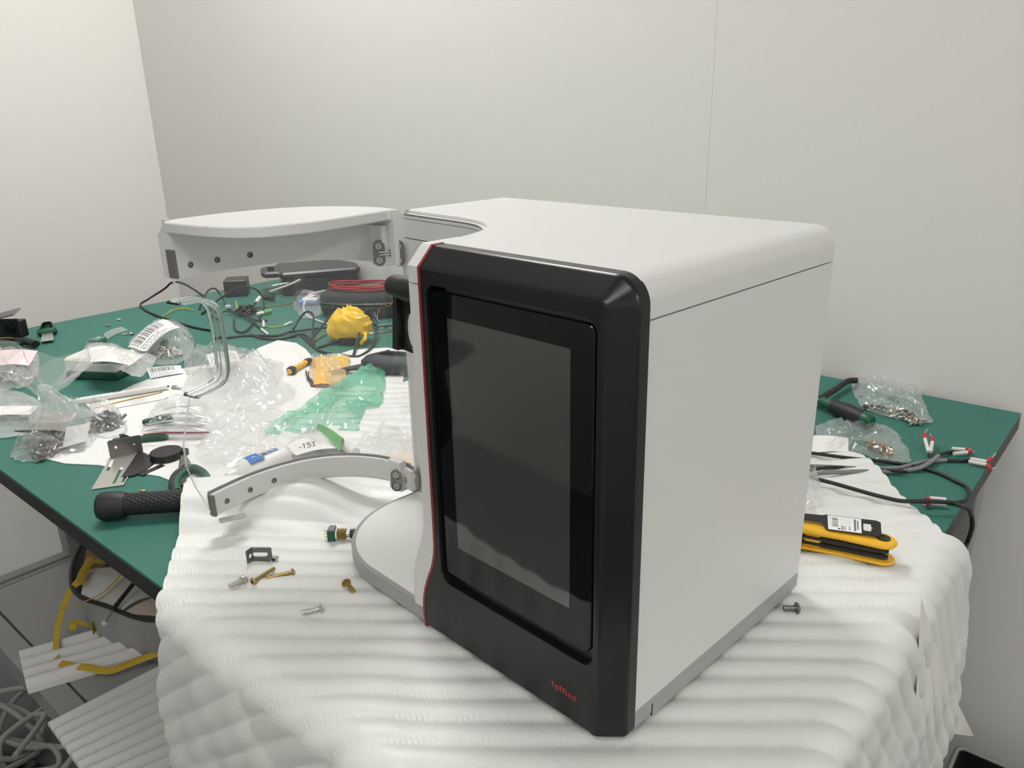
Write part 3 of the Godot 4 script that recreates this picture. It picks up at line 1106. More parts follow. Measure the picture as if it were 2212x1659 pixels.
var print_tex := {}
func print_mat(kind: String) -> StandardMaterial3D:
	if print_tex.has(kind): return print_tex[kind]
	var im := Image.create(192, 128, false, Image.FORMAT_RGB8)
	im.fill(Color8(236, 236, 234))
	var r := rng(kind.length() * 7 + 3)
	var ink := Color8(52, 52, 54)
	if kind == "barcode":
		var x := 8
		while x < 150:
			var w := r.randi_range(1, 4)
			im.fill_rect(Rect2i(x, 8, w, 56), ink)
			x += w + r.randi_range(1, 4)
		for k in 4: text_row(im, 8, 74 + k * 13, r.randi_range(90, 170), 6, r, ink)
	elif kind == "tag":      # barcode column, table and small rows, as on a shop hang tag
		var y := 14
		while y < 100:
			var w := r.randi_range(1, 4)
			im.fill_rect(Rect2i(26, y, 34, w), ink)
			y += w + r.randi_range(1, 4)
		for k in 6: text_row(im, 8 + k * 2, 10 + k * 18, 10, 3, r, ink)
		for k in 5: im.fill_rect(Rect2i(74 + k * 14, 8, 1, 70), Color8(150, 150, 150))
		for k in 5: im.fill_rect(Rect2i(74, 8 + k * 17, 57, 1), Color8(150, 150, 150))
		for k in 4: text_row(im, 76 + k * 15, 84, 9, 34, r, ink)
		im.fill_rect(Rect2i(150, 10, 12, 106), Color8(110, 110, 112))
		im.fill_rect(Rect2i(168, 20, 8, 80), Color8(120, 120, 122))
		im.fill_rect(Rect2i(58, 106, 12, 12), ink)
	else:
		for k in 6: text_row(im, 10, 10 + k * 19, r.randi_range(110, 172), 8, r, ink)
	var m := StandardMaterial3D.new()
	m.resource_name = "print_" + kind
	m.albedo_texture = ImageTexture.create_from_image(im)
	m.roughness = 0.6
	print_tex[kind] = m
	return m

func text_row(im: Image, x: int, y: int, w: int, h: int, r: RandomNumberGenerator, ink: Color):
	var e := x + w
	while x < e:
		var g := r.randi_range(2, 5)
		if r.randf() > 0.16:
			im.fill_rect(Rect2i(x, y + r.randi_range(0, 1), g, h), ink)
			if h > 5: im.fill_rect(Rect2i(x + 1, y + h / 3, maxi(g - 2, 1), h / 3), Color8(226, 226, 224))
		x += g + r.randi_range(1, 2)

# a printed or blank sheet on four world corners, gently curled
func sheet_part(n: String, o: Node3D, q: Array, m: Material, curl := 0.0) -> MeshInstance3D:
	var w := 8
	var pos := PackedVector3Array()
	var uv := PackedVector2Array()
	var ix := PackedInt32Array()
	for j in w + 1:
		for i in w + 1:
			var u := float(i) / w
			var v := float(j) / w
			var p: Vector3 = q[0].lerp(q[1], u).lerp(q[3].lerp(q[2], u), v)
			p.y += curl * (sin(PI * u) + 0.25 * sin(TAU * v))
			pos.append(p - o.position)
			uv.append(Vector2(u, v))
	for j in w:
		for i in w:
			var a := j * (w + 1) + i
			ix.append_array([a, a + 1, a + w + 2, a, a + w + 2, a + w + 1])
	var arr := []
	arr.resize(Mesh.ARRAY_MAX)
	arr[Mesh.ARRAY_VERTEX] = pos
	arr[Mesh.ARRAY_TEX_UV] = uv
	arr[Mesh.ARRAY_INDEX] = ix
	var st := SurfaceTool.new()
	var am := ArrayMesh.new()
	am.add_surface_from_arrays(Mesh.PRIMITIVE_TRIANGLES, arr)
	st.create_from(am, 0)
	st.generate_normals()
	return part(n, st.commit(), m, o)

# screws, in several kinds; they lie along +x from the head
func screw_meshes(len_: float, d: float, kind: String) -> Array:
	var r := d / 2
	var shank := PackedVector3Array()
	var prof := [[r * 0.7, 0.0]]
	var n := int(len_ / (d * 0.22))
	for i in n + 1: prof.append([r * (1.0 if i % 2 == 0 else 0.86), len_ * 0.985 * i / n + len_ * 0.01])
	prof.append([r * 0.6, len_])
	lathe_into(shank, prof, 12)
	var head := PackedVector3Array()
	if kind == "pan":
		var pr := [[r * 1.0, -0.0], [r * 1.95, -0.0002], [r * 2.0, -r * 0.35]]
		for k in 5: pr.append([r * 2.0 * cos(PI / 2 * (k + 1) / 6.0), -r * 0.35 - r * 1.0 * sin(PI / 2 * (k + 1) / 6.0)])
		pr.append([0.0, -r * 1.36])
		pr.reverse()
		lathe_into(head, pr, 18)
	elif kind == "cap":
		lathe_into(head, [[r * 1.0, -r * 1.5], [r * 1.05, -r * 2.05], [r * 1.65, -r * 2.1], [r * 1.75, -r * 1.9], [r * 1.75, -0.0002], [r, 0.0]], 18)
	else:
		lathe_into(head, [[0.0, -r * 1.2], [r * 1.9, -r * 1.25], [r * 2.0, -r * 1.1], [r, 0.0]], 18)
	return [finish(shank, 20.0), finish(head, 35.0)]

func screw(label: String, at: Vector3, dir: Vector3, len_: float, d: float, kind: String, m: Material, group := "") -> Node3D:
	var o := thing("screw", label, "screw", at, 0.0, group)
	var ms := screw_meshes(len_, d, kind)
	var z := dir.normalized()
	var x := z.cross(Vector3.UP).normalized()
	var b := Basis(x, z, x.cross(z))
	var s := part("shank", ms[0], m, o)
	var h := part("head", ms[1], m, o)
	s.basis = b
	h.basis = b
	var rc := part("socket", lathe([[d * 0.42, 0.0], [d * 0.42, 0.0003]], 6), M.socket_dark, o)
	rc.basis = b
	var tip := {"pan": 0.68, "cap": 0.76, "flat": 0.615}
	rc.position = -z * (d * tip[kind] + 0.0002) + (z * d * 0.02)
	return o

# many little screws in one heap: too many and too small to tell apart
func screw_heap(n: String, label: String, c: Vector2, rx: float, rz: float, yaw: float, h: float, count: int, sd: int, y: float, m: Material, len_ := 0.012, d := 0.0045):
	var t := PackedVector3Array()
	var x := Transform3D()
	lathe_into(t, [[d * 0.5, 0.0], [d * 0.5, len_], [d * 0.3, len_ * 1.04]], 7)
	lathe_into(t, [[d * 0.55, -d * 0.75], [d * 0.9, -d * 0.6], [d * 0.95, 0.0], [d * 0.4, 0.0002]], 9)
	var mesh := finish(t, 35.0)
	mesh.surface_set_material(0, m)
	var mm := MultiMesh.new()
	mm.transform_format = MultiMesh.TRANSFORM_3D
	mm.mesh = mesh
	mm.instance_count = count
	var r := rng(sd)
	for i in count:
		var a := r.randf() * TAU
		var f := sqrt(r.randf())
		var p := Vector2(cos(a) * f * rx, sin(a) * f * rz).rotated(yaw)
		var b := Basis.from_euler(Vector3(r.randf_range(-0.5, 0.5) + PI / 2, r.randf() * TAU, r.randf_range(-0.4, 0.4)))
		mm.set_instance_transform(i, Transform3D(b, Vector3(p.x, d * 0.7 + (1 - f * f) * h * r.randf(), p.y)))
	var o := MultiMeshInstance3D.new()
	o.multimesh = mm
	o.name = numbered(n)
	add_child(o, true)
	o.position = Vector3(c.x, y, c.y)
	tag(o, label, "screws", "", "stuff")

# handle or rod turned along a line between two points: profile [radius, fraction]
func turned(n: String, o: Node3D, a: Vector3, b: Vector3, prof: Array, m: Material, sides := 20, ang := 40.0) -> MeshInstance3D:
	var l := a.distance_to(b)
	var p := []
	for q in prof: p.append([q[0], q[1] * l])
	var mi := part(n, lathe(p, sides, ang), m, o)
	var y := (b - a).normalized()
	var x := y.cross(Vector3.UP).normalized()
	mi.transform = Transform3D(Basis(x, y, x.cross(y)), a - o.position)
	return mi

func cable(n: String, label: String, pts: Array, r: float, m: Material, group := "", cat := "cable") -> Node3D:
	var c := Vector3.ZERO
	for p in pts: c += p
	c /= pts.size()
	c.y = TT
	var o := thing(n, label, cat, c, 0.0, group)
	part("sheath", tube(curve(local(pts, c), 6), r, 8), m, o)
	return o

func strand(o: Node3D, n: String, pts: Array, r: float, m: Material):
	part(n, tube(curve(local(pts, o.position), 6), r, 8), m, o)

# ---------------------------------------------------------------- far end of the table
func table_things_far():
	# thin smooth foam mat under the loose parts
	var mp := [Vector2(-1.001, 0.152), Vector2(-0.931, 0.127), Vector2(-0.887, 0.094), Vector2(-0.822, 0.068), Vector2(-0.782, 0.048), Vector2(-0.703, 0.033), Vector2(-0.677, -0.050), Vector2(-0.650, -0.170), Vector2(-0.718, -0.324), Vector2(-1.008, -0.568), Vector2(-1.064, -0.555), Vector2(-1.107, -0.495), Vector2(-1.096, -0.424), Vector2(-1.065, -0.389), Vector2(-1.190, -0.432), Vector2(-1.247, -0.443), Vector2(-1.300, -0.427), Vector2(-1.277, -0.369), Vector2(-1.224, -0.299), Vector2(-1.246, -0.229), Vector2(-1.260, -0.168), Vector2(-1.228, -0.084), Vector2(-1.179, -0.005), Vector2(-1.190, 0.018), Vector2(-1.100, 0.022), Vector2(-1.065, 0.073)]
	var mc := centre(mp)
	top("foam_mat", plate(pv(loc2(mp, mc)), 0.0002, 0.0016, 0.0004), M.foam_sheet, "thin flat white foam mat spread under the loose parts and plastic bags", "foam mat", Vector3(mc.x, TT, mc.y))
	# moulded case
	var cs := thing("tool_case", "black plastic case with overhanging lid by the far table edge", "case", Vector3(-1.7242, 1.0680, -0.7989), 1.12)
	part("case_body", rbox(Vector3(0.210, 0.050, 0.16), 0.012, 0.004), M.plastic_case, cs)
	part("lid", rbox(Vector3(0.226, 0.017, 0.174), 0.014, 0.005), M.plastic_case, cs, Vector3(0, 0.0505, 0))
	part("carry_handle", plate(pv([Vector2(-0.170, -0.05), Vector2(-0.120, -0.058), Vector2(-0.120, 0.058), Vector2(-0.170, 0.05), Vector2(-0.178, 0.03), Vector2(-0.178, -0.03)]), 0.0, 0.016, 0.004, [rrect(0.018, 0.07, 0.006, 4, Vector2(-0.150, 0))]), M.plastic_case, cs, Vector3(0.02, 0.050, 0))
	for x in [-0.06, 0.07]: part("clasp", rbox(Vector3(0.034, 0.034, 0.006), 0.003, 0.0015), M.plastic_black, cs, Vector3(x, 0.028, 0.0835))
	for x in [-0.085, -0.02, 0.03, 0.09]: part("rib", rbox(Vector3(0.005, 0.048, 0.004), 0.001, 0.0008), M.plastic_case, cs, Vector3(x, 0.0, 0.0815))
	# power adapter
	var ad := thing("power_adapter", "dark grey block power adapter standing behind the black cables", "power adapter", Vector3(-1.8309, 1.0680, -0.5980), 0.98)
	part("housing", rbox(Vector3(0.062, 0.046, 0.068), 0.004, 0.002), M.plastic_case, ad)
	part("seam", rbox(Vector3(0.0626, 0.0012, 0.0686), 0.004, 0.0003), M.recess_black, ad, Vector3(0, 0.031, 0))
	part("cord_grip", lathe([[0.005, 0.0], [0.005, 0.006], [0.0035, 0.016]], 12), M.plastic_black, ad, Vector3(-0.012, 0.022, 0.034), Vector3(PI / 2, 0, 0))
	# zipped case
	var zc := thing("zip_case", "black oval zip case with dark green piping under the red wire", "case", Vector3(-1.3659, 1.0680, -0.7089), 0.70)
	var ov := PackedVector2Array()
	for i in 48:
		var a := TAU * i / 48
		ov.append(Vector2(0.108 * signf(cos(a)) * pow(absf(cos(a)), 0.72), 0.068 * signf(sin(a)) * pow(absf(sin(a)), 0.72)))
	part("lower_shell", loft([lift(inset_same(ov, 0.016), 0.0), lift(inset_same(ov, 0.007), 0.004), lift(inset_same(ov, 0.002), 0.014), lift(ov, 0.026)], 50.0), M.fabric_black, zc)
	part("piping", loft([lift(ov, 0.0262), lift(inset_same(ov, -0.0032), 0.0285), lift(ov, 0.0310)], 60.0), M.tool_green_dark, zc)
	part("zip_tape", loft([lift(inset_same(ov, 0.001), 0.0311), lift(inset_same(ov, 0.001), 0.0355)], 60.0), M.fabric_black, zc)
	part("piping", loft([lift(ov, 0.0356), lift(inset_same(ov, -0.0032), 0.0380), lift(ov, 0.0405)], 60.0), M.tool_green_dark, zc)
	part("upper_shell", loft([lift(ov, 0.0406), lift(inset_same(ov, 0.003), 0.052), lift(inset_same(ov, 0.010), 0.0585), lift(inset_same(ov, 0.026), 0.0625), lift(inset_same(ov, 0.046), 0.0635)], 60.0), M.fabric_black, zc)
	part("zip_pull", rbox(Vector3(0.004, 0.012, 0.016), 0.001, 0.0006), M.steel_dark, zc, Vector3(-0.06, 0.030, 0.058))
	# coil of red wire on the zip case
	var at := zc.position + Vector3(0.0, 0.0645, 0.0)
	var wp := []
	var r := rng(21)
	for k in 7 * 12:
		var a := TAU * k / 12.0
		var f := 1.0 + 0.10 * sin(k * 0.83) + r.randf_range(-0.04, 0.04)
		var q := Vector2(0.080 * f * cos(a), 0.040 * f * sin(a)).rotated(-0.70)
		wp.append(Vector3(q.x, 0.003 + 0.0016 * (k / 12) + 0.0012 * sin(k * 1.7), q.y))
	wp.append(Vector3(0.11, 0.0, -0.07))
	var rw := thing("wire_coil", "loose coil of thin red wire lying on the black zip case", "wire", at)
	part("wire", tube(curve(wp, 4), 0.0012, 6), M.red_wire, rw)
	# small bag with a blue and white packet
	var bb := film_bag("parts_bag", "clear bag with a blue and white packet beside the zip case", [Vector2(-1.634, -0.658), Vector2(-1.710, -0.714), Vector2(-1.714, -0.759), Vector2(-1.643, -0.771), Vector2(-1.471, -0.672), Vector2(-1.427, -0.619), Vector2(-1.424, -0.572), Vector2(-1.503, -0.593)], 0.026, 31, M.film, TT)
	part("packet", rbox(Vector3(0.052, 0.010, 0.040), 0.003, 0.002), M.blue_label, bb, Vector3(0.004, 0.003, 0.004), Vector3(0, 0.8, 0))
	part("packet_label", rbox(Vector3(0.040, 0.001, 0.030), 0.001, 0.0003), M.paper, bb, Vector3(0.004, 0.0134, 0.000), Vector3(0, 0.8, 0))
	part("pink_insert", rbox(Vector3(0.030, 0.006, 0.026), 0.004, 0.002), M.paper_pink, bb, Vector3(-0.022, 0.010, -0.014), Vector3(0, 0.5, 0.2))
	# crumpled yellow bag over a black connector
	var yb := thing("yellow_bag", "crumpled bright yellow plastic bag among the black cables", "plastic bag", Vector3(-1.1636, 1.0680, -0.5356))
	var no := FastNoiseLite.new()
	no.seed = 8
	no.frequency = 1.0
	no.fractal_type = FastNoiseLite.FRACTAL_RIDGED
	var t := PackedVector3Array()
	var g := []
	for j in 15:
		var l := PackedVector3Array()
		for i in 30:
			var v := PI * (0.02 + 0.96 * j / 14.0)
			var u := TAU * i / 30.0
			var d := Vector3(sin(v) * cos(u), cos(v), sin(v) * sin(u))
			var f := 1.0 + 0.34 * no.get_noise_3dv(d * 1.6) + 0.10 * no.get_noise_3dv(d * 4.5)
			var p := Vector3(d.x * 0.043, 0.036 + d.y * 0.034, d.z * 0.030) * Vector3(f, 1, f) + Vector3(0, d.y * 0.010 * (f - 1) * 4.0, 0)
			l.append(Vector3(p.x, maxf(p.y, 0.012), p.z))
		g.append(l)
	g.reverse()
	solid(t, g)
	part("crumpled_film", finish(t, 55.0), M.yellow_bag, yb, Vector3.ZERO, Vector3(0, 0.6, 0.15))
	part("connector", rbox(Vector3(0.040, 0.016, 0.028), 0.003, 0.001), M.plastic_black, yb, Vector3(0.008, 0.0, 0.016), Vector3(0, 0.75, 0))
	part("tail", tube([Vector3(0.030, 0.022, 0.0), Vector3(0.046, 0.026, -0.006), Vector3(0.054, 0.016, 0.004), Vector3(0.046, 0.006, 0.010)], 0.0045, 8), M.yellow_bag, yb)
	# little dark coil by the adapter
	var dc := []
	for k in 60:
		var a := TAU * k / 10.0
		dc.append(Vector3(0.017 * cos(a) * (1 + 0.2 * sin(k * 1.9)), 0.004 + 0.003 * (k / 10) + 0.003 * sin(k * 0.7), 0.014 * sin(a) * (1 + 0.2 * cos(k * 1.3))))
	var dk := thing("wire_bundle", "small tangled bundle of thin black wire beside the power adapter", "wire", Vector3(-1.6726, 1.0680, -0.6113))
	part("wire", tube(curve(dc, 3), 0.0011, 6), M.cable_black, dk)

func loc2(q: Array, c: Vector2) -> Array:
	var r := []
	for p in q: r.append(p - c)
	return r

# ---------------------------------------------------------------- cables on the far half
func cables():
	var o := cable("cable", "black cable looping out past the clear door grip", [Vector3(-1.7771, 1.0750, -0.4916), Vector3(-1.7981, 1.0830, -0.4868), Vector3(-1.8033, 1.0970, -0.4757), Vector3(-1.8248, 1.1160, -0.4587), Vector3(-1.8599, 1.1230, -0.4493), Vector3(-1.8913, 1.1190, -0.4402), Vector3(-1.9148, 1.1010, -0.4277), Vector3(-1.9267, 1.0790, -0.3869), Vector3(-1.8957, 1.0710, -0.3500), Vector3(-1.7721, 1.0710, -0.3345), Vector3(-1.6584, 1.0710, -0.3386), Vector3(-1.5535, 1.0710, -0.3473), Vector3(-1.4911, 1.0710, -0.3622)], 0.0028, M.cable_black)
	o = cable("cable", "black cable arching in a small hoop left of the power adapter", [Vector3(-1.7278, 1.0710, -0.4376), Vector3(-1.7538, 1.1010, -0.4718), Vector3(-1.7564, 1.1110, -0.4848), Vector3(-1.7647, 1.1110, -0.5004), Vector3(-1.7709, 1.1030, -0.5125), Vector3(-1.7599, 1.0830, -0.5188), Vector3(-1.6972, 1.0730, -0.5000), Vector3(-1.6135, 1.0740, -0.4794), Vector3(-1.5615, 1.0770, -0.4825)], 0.0024, M.cable_black)
	o.set_meta("label", "black cable arching in a small hoop beside the power adapter")
	cable("cable", "black cable making the tallest arch before the power adapter", [Vector3(-1.6720, 1.0710, -0.4197), Vector3(-1.7313, 1.0790, -0.4798), Vector3(-1.7158, 1.0950, -0.5019), Vector3(-1.6885, 1.1150, -0.5175), Vector3(-1.6591, 1.1230, -0.5312), Vector3(-1.6423, 1.1210, -0.5497), Vector3(-1.6468, 1.1070, -0.5700), Vector3(-1.6374, 1.0890, -0.5732), Vector3(-1.6116, 1.0750, -0.5615), Vector3(-1.5683, 1.0710, -0.5337), Vector3(-1.5029, 1.0710, -0.4898)], 0.0026, M.cable_black)
	o = cable("cable", "black cable running from the cable knot to a white connector by the grip", [Vector3(-1.5914, 1.0710, -0.4020), Vector3(-1.6216, 1.0730, -0.4396), Vector3(-1.6319, 1.0760, -0.4661), Vector3(-1.5790, 1.0770, -0.4676), Vector3(-1.5445, 1.0790, -0.4741), Vector3(-1.5023, 1.0740, -0.4750), Vector3(-1.4899, 1.0710, -0.4829), Vector3(-1.4781, 1.0710, -0.4990)], 0.0024, M.cable_black)
	part("connector", rbox(Vector3(0.012, 0.007, 0.010), 0.001, 0.0006), M.white_plastic, o, Vector3(-1.6616, 1.0760, -0.4869) - o.position, Vector3(0, 0.4, 0))
	o = cable("cable", "black cable with a white and green plug lying on the bare table", [Vector3(-1.5525, 1.0710, -0.4473), Vector3(-1.4614, 1.0710, -0.4044), Vector3(-1.4199, 1.0710, -0.4021), Vector3(-1.4382, 1.0740, -0.4319), Vector3(-1.4869, 1.0790, -0.4627), Vector3(-1.5448, 1.0810, -0.4758), Vector3(-1.5778, 1.0790, -0.5025), Vector3(-1.5539, 1.0740, -0.5110)], 0.0026, M.cable_black)
	turned("plug", o, Vector3(-1.5409, 1.0750, -0.5042), Vector3(-1.5453, 1.0750, -0.5257), [[0.0035, 0.0], [0.0048, 0.1], [0.0048, 1.0]], M.white_plastic, 10)
	turned("plug_end", o, Vector3(-1.5414, 1.0760, -0.5238), Vector3(-1.5450, 1.0760, -0.5464), [[0.0055, 0.0], [0.0055, 0.9], [0.0045, 1.0]], M.plug_green, 8)
	cable("cable", "long black cable crossing the table towards the yellow bag", [Vector3(-1.4306, 1.0710, -0.3350), Vector3(-1.4079, 1.0710, -0.3496), Vector3(-1.3989, 1.0710, -0.3676), Vector3(-1.3863, 1.0710, -0.3941), Vector3(-1.3582, 1.0710, -0.4185), Vector3(-1.3309, 1.0710, -0.4421), Vector3(-1.3261, 1.0740, -0.4741), Vector3(-1.3196, 1.0740, -0.4958), Vector3(-1.2995, 1.0750, -0.5354), Vector3(-1.2747, 1.0770, -0.5690), Vector3(-1.2445, 1.0810, -0.5699)], 0.0028, M.cable_black)
	cable("cable", "black cable snaking below the yellow bag", [Vector3(-1.3902, 1.0710, -0.4065), Vector3(-1.3598, 1.0710, -0.4067), Vector3(-1.3329, 1.0710, -0.4096), Vector3(-1.3022, 1.0710, -0.4261), Vector3(-1.2964, 1.0710, -0.4566), Vector3(-1.2905, 1.0740, -0.4785), Vector3(-1.2591, 1.0740, -0.4800), Vector3(-1.2005, 1.0710, -0.4558), Vector3(-1.1744, 1.0710, -0.4501), Vector3(-1.1746, 1.0710, -0.4688), Vector3(-1.1774, 1.0710, -0.5049), Vector3(-1.1628, 1.0750, -0.5139)], 0.0028, M.cable_black)
	cable("cable", "flat dark cable folded in a narrow upright loop", [Vector3(-1.3431, 1.0730, -0.4912), Vector3(-1.3508, 1.0890, -0.5111), Vector3(-1.3413, 1.1070, -0.5249), Vector3(-1.3252, 1.1110, -0.5293), Vector3(-1.3151, 1.1010, -0.5319), Vector3(-1.2847, 1.0850, -0.5101), Vector3(-1.2253, 1.0730, -0.4688)], 0.0026, M.cable_black)
	cable("cable", "flat dark cable folded in a wide arch touching the yellow bag", [Vector3(-1.1894, 1.0730, -0.4516), Vector3(-1.2250, 1.0810, -0.4767), Vector3(-1.2532, 1.0970, -0.5213), Vector3(-1.2547, 1.1150, -0.5451), Vector3(-1.2474, 1.1190, -0.5533), Vector3(-1.2397, 1.1130, -0.5626), Vector3(-1.2370, 1.1010, -0.5759)], 0.0026, M.cable_black)
	cable("cable", "grey brown cable arching behind the yellow bag", [Vector3(-1.2426, 1.0810, -0.6046), Vector3(-1.2271, 1.1050, -0.6093), Vector3(-1.2291, 1.1150, -0.6311), Vector3(-1.2221, 1.1030, -0.6356), Vector3(-1.2103, 1.0830, -0.6279), Vector3(-1.1935, 1.0730, -0.6202)], 0.0024, M.cable_black)
	cable("cable", "black cable looped twice between yellow bag and black lever", [Vector3(-1.0634, 1.0730, -0.4705), Vector3(-1.1112, 1.0830, -0.5123), Vector3(-1.1337, 1.1050, -0.5421), Vector3(-1.1483, 1.1110, -0.5626), Vector3(-1.1440, 1.1050, -0.5752), Vector3(-1.1526, 1.0930, -0.5953), Vector3(-1.1228, 1.0810, -0.5703), Vector3(-1.0780, 1.0730, -0.5254), Vector3(-1.0537, 1.0710, -0.4833), Vector3(-1.0579, 1.0710, -0.4666), Vector3(-1.1040, 1.0710, -0.4480), Vector3(-1.1512, 1.0710, -0.4426), Vector3(-1.2313, 1.0710, -0.4629), Vector3(-1.2866, 1.0710, -0.4806)], 0.0028, M.cable_black)
	# tied knot of cables
	var k := thing("cable_knot", "tied knot in the middle of the black cables", "cable", Vector3(-1.5848, 1.0680, -0.4970))
	part("wrap", rbox(Vector3(0.040, 0.022, 0.026), 0.009, 0.007), M.cable_black, k, Vector3.ZERO, Vector3(0, 0.6, 0))
	for q in [0.0, 0.9, 1.9]: part("loop", tube(curve([Vector3(-0.03, 0.006, 0.0).rotated(Vector3.UP, q), Vector3(0, 0.026, 0.012).rotated(Vector3.UP, q), Vector3(0.03, 0.006, 0.004).rotated(Vector3.UP, q)], 6), 0.0026, 8), M.cable_black, k)
	o = cable("lead", "short black lead ending in a white tip on the green table", [Vector3(-1.5280, 1.0770, -0.4740), Vector3(-1.4761, 1.0730, -0.4611), Vector3(-1.4117, 1.0710, -0.4472)], 0.0024, M.cable_black)
	turned("tip", o, Vector3(-1.4117, 1.0710, -0.4472), Vector3(-1.3577, 1.0710, -0.4346), [[0.003, 0.0], [0.003, 0.9], [0.0015, 1.0]], M.white_plastic, 10)
	o = cable("lead", "short black lead with a small white plug standing up", [Vector3(-1.5582, 1.0790, -0.4874), Vector3(-1.5885, 1.0830, -0.5176), Vector3(-1.6103, 1.0890, -0.5403)], 0.0022, M.cable_black)
	turned("plug", o, [Vector3(-1.6103, 1.0890, -0.5403)][0], [Vector3(-1.6333, 1.0950, -0.5639)][0], [[0.004, 0.0], [0.0046, 0.2], [0.0046, 1.0]], M.white_plastic, 8)
	cable("cable", "white cable curving from the zip case to the yellow bag", [Vector3(-1.2641, 1.0770, -0.5671), Vector3(-1.3501, 1.0710, -0.5793), Vector3(-1.4082, 1.0710, -0.5828), Vector3(-1.4567, 1.0730, -0.5927), Vector3(-1.5217, 1.0770, -0.6267), Vector3(-1.5793, 1.0830, -0.6703), Vector3(-1.5959, 1.0870, -0.6995), Vector3(-1.5519, 1.0990, -0.7183)], 0.0022, M.cable_white)
	cable("cable", "short white cord end lying against the black plastic case", [Vector3(-1.6570, 1.0990, -0.6083), Vector3(-1.6261, 1.1110, -0.6229), Vector3(-1.6048, 1.1210, -0.6410), Vector3(-1.5763, 1.1350, -0.6552)], 0.0026, M.cable_white)
	cable("wire", "thin brown wires running behind the cable knot", [Vector3(-1.6459, 1.0700, -0.5392), Vector3(-1.6180, 1.0700, -0.5629), Vector3(-1.6085, 1.0700, -0.5914), Vector3(-1.6009, 1.0700, -0.6324), Vector3(-1.6031, 1.0700, -0.6731)], 0.0012, M.wire_brown, "", "wire")
	o = cable("wire", "yellow green wire with clear terminals on the bare table", [Vector3(-1.4439, 1.0700, -0.4692), Vector3(-1.4131, 1.0700, -0.4731), Vector3(-1.4056, 1.0700, -0.5021), Vector3(-1.4138, 1.0700, -0.5180)], 0.0012, M.wire_yellow, "", "wire")
	turned("terminal", o, Vector3(-1.4021, 1.0710, -0.5002), Vector3(-1.4154, 1.0710, -0.5291), [[0.002, 0.0], [0.0034, 0.3], [0.0034, 1.0]], M.cable_white, 8)
	turned("terminal", o, Vector3(-1.4237, 1.0720, -0.4598), Vector3(-1.4517, 1.0780, -0.4745), [[0.002, 0.0], [0.0036, 0.3], [0.003, 1.0]], M.cable_white, 8)
	cable("wire", "yellow wire end sticking up from the cable knot", [Vector3(-1.5940, 1.0770, -0.4802), Vector3(-1.6237, 1.0870, -0.4927), Vector3(-1.6498, 1.0930, -0.5053)], 0.0015, M.wire_yellow, "", "wire")
	cable("wire", "yellow wire seen through the clear door grip", [Vector3(-1.7220, 1.0700, -0.3320), Vector3(-1.7397, 1.0700, -0.3545), Vector3(-1.7627, 1.0740, -0.3853), Vector3(-1.7620, 1.0720, -0.4167), Vector3(-1.7212, 1.0700, -0.4220)], 0.0013, M.wire_yellow, "", "wire")
	cable("wire", "olive wire beside the black cable under the yellow bag", [Vector3(-1.2291, 1.0700, -0.4743), Vector3(-1.2336, 1.0700, -0.4854), Vector3(-1.2561, 1.0720, -0.5178), Vector3(-1.2762, 1.0720, -0.5592)], 0.0012, M.wire_yellow, "", "wire")
	cable("wire", "wavy pale blue wire hanging in front of the zip case", [Vector3(-1.2823, 1.1310, -0.7466), Vector3(-1.2827, 1.1170, -0.7259), Vector3(-1.3003, 1.1110, -0.7185), Vector3(-1.2946, 1.1010, -0.7009), Vector3(-1.2867, 1.0830, -0.6852), Vector3(-1.2315, 1.0730, -0.6596)], 0.0014, M.wire_blue, "", "wire")
	cable("wire", "wavy tan wire beside the pale blue wire", [Vector3(-1.2566, 1.1210, -0.7251), Vector3(-1.2505, 1.1050, -0.7037), Vector3(-1.2778, 1.1030, -0.7042), Vector3(-1.2766, 1.0890, -0.6868), Vector3(-1.2521, 1.0750, -0.6665)], 0.0013, M.wire_brown, "", "wire")
	o = cable("wire", "orange wire with a white plug near the black lever", [Vector3(-1.1766, 1.0700, -0.5962), Vector3(-1.1742, 1.0700, -0.6087), Vector3(-1.1669, 1.0700, -0.6256), Vector3(-1.1687, 1.0700, -0.6454), Vector3(-1.1646, 1.0700, -0.6651)], 0.0013, M.wire_brown, "", "wire")
	part("plug", rbox(Vector3(0.010, 0.006, 0.009), 0.001, 0.0006), M.white_plastic, o, Vector3(-1.1777, 1.0680, -0.5943) - o.position, Vector3(0, 0.5, 0))
	cable("cable", "grey ribbon of wires running behind the yellow bag", [Vector3(-1.2586, 1.0730, -0.6081), Vector3(-1.2464, 1.0710, -0.6285), Vector3(-1.2260, 1.0710, -0.6460), Vector3(-1.2103, 1.0710, -0.6764), Vector3(-1.1977, 1.0710, -0.6986)], 0.0026, M.cable_grey)
	var pcb := thing("circuit_strip", "narrow green circuit strip lying behind the black lever", "circuit board", Vector3(-1.1976, 1.0680, -0.6519), 0.62)
	part("board", rbox(Vector3(0.060, 0.0016, 0.014), 0.001, 0.0003), M.clip_green, pcb)
	for x in [-0.02, 0.0, 0.02]: part("chip", rbox(Vector3(0.007, 0.0022, 0.006), 0.0005, 0.0003), M.plastic_black, pcb, Vector3(x, 0.0016, 0))
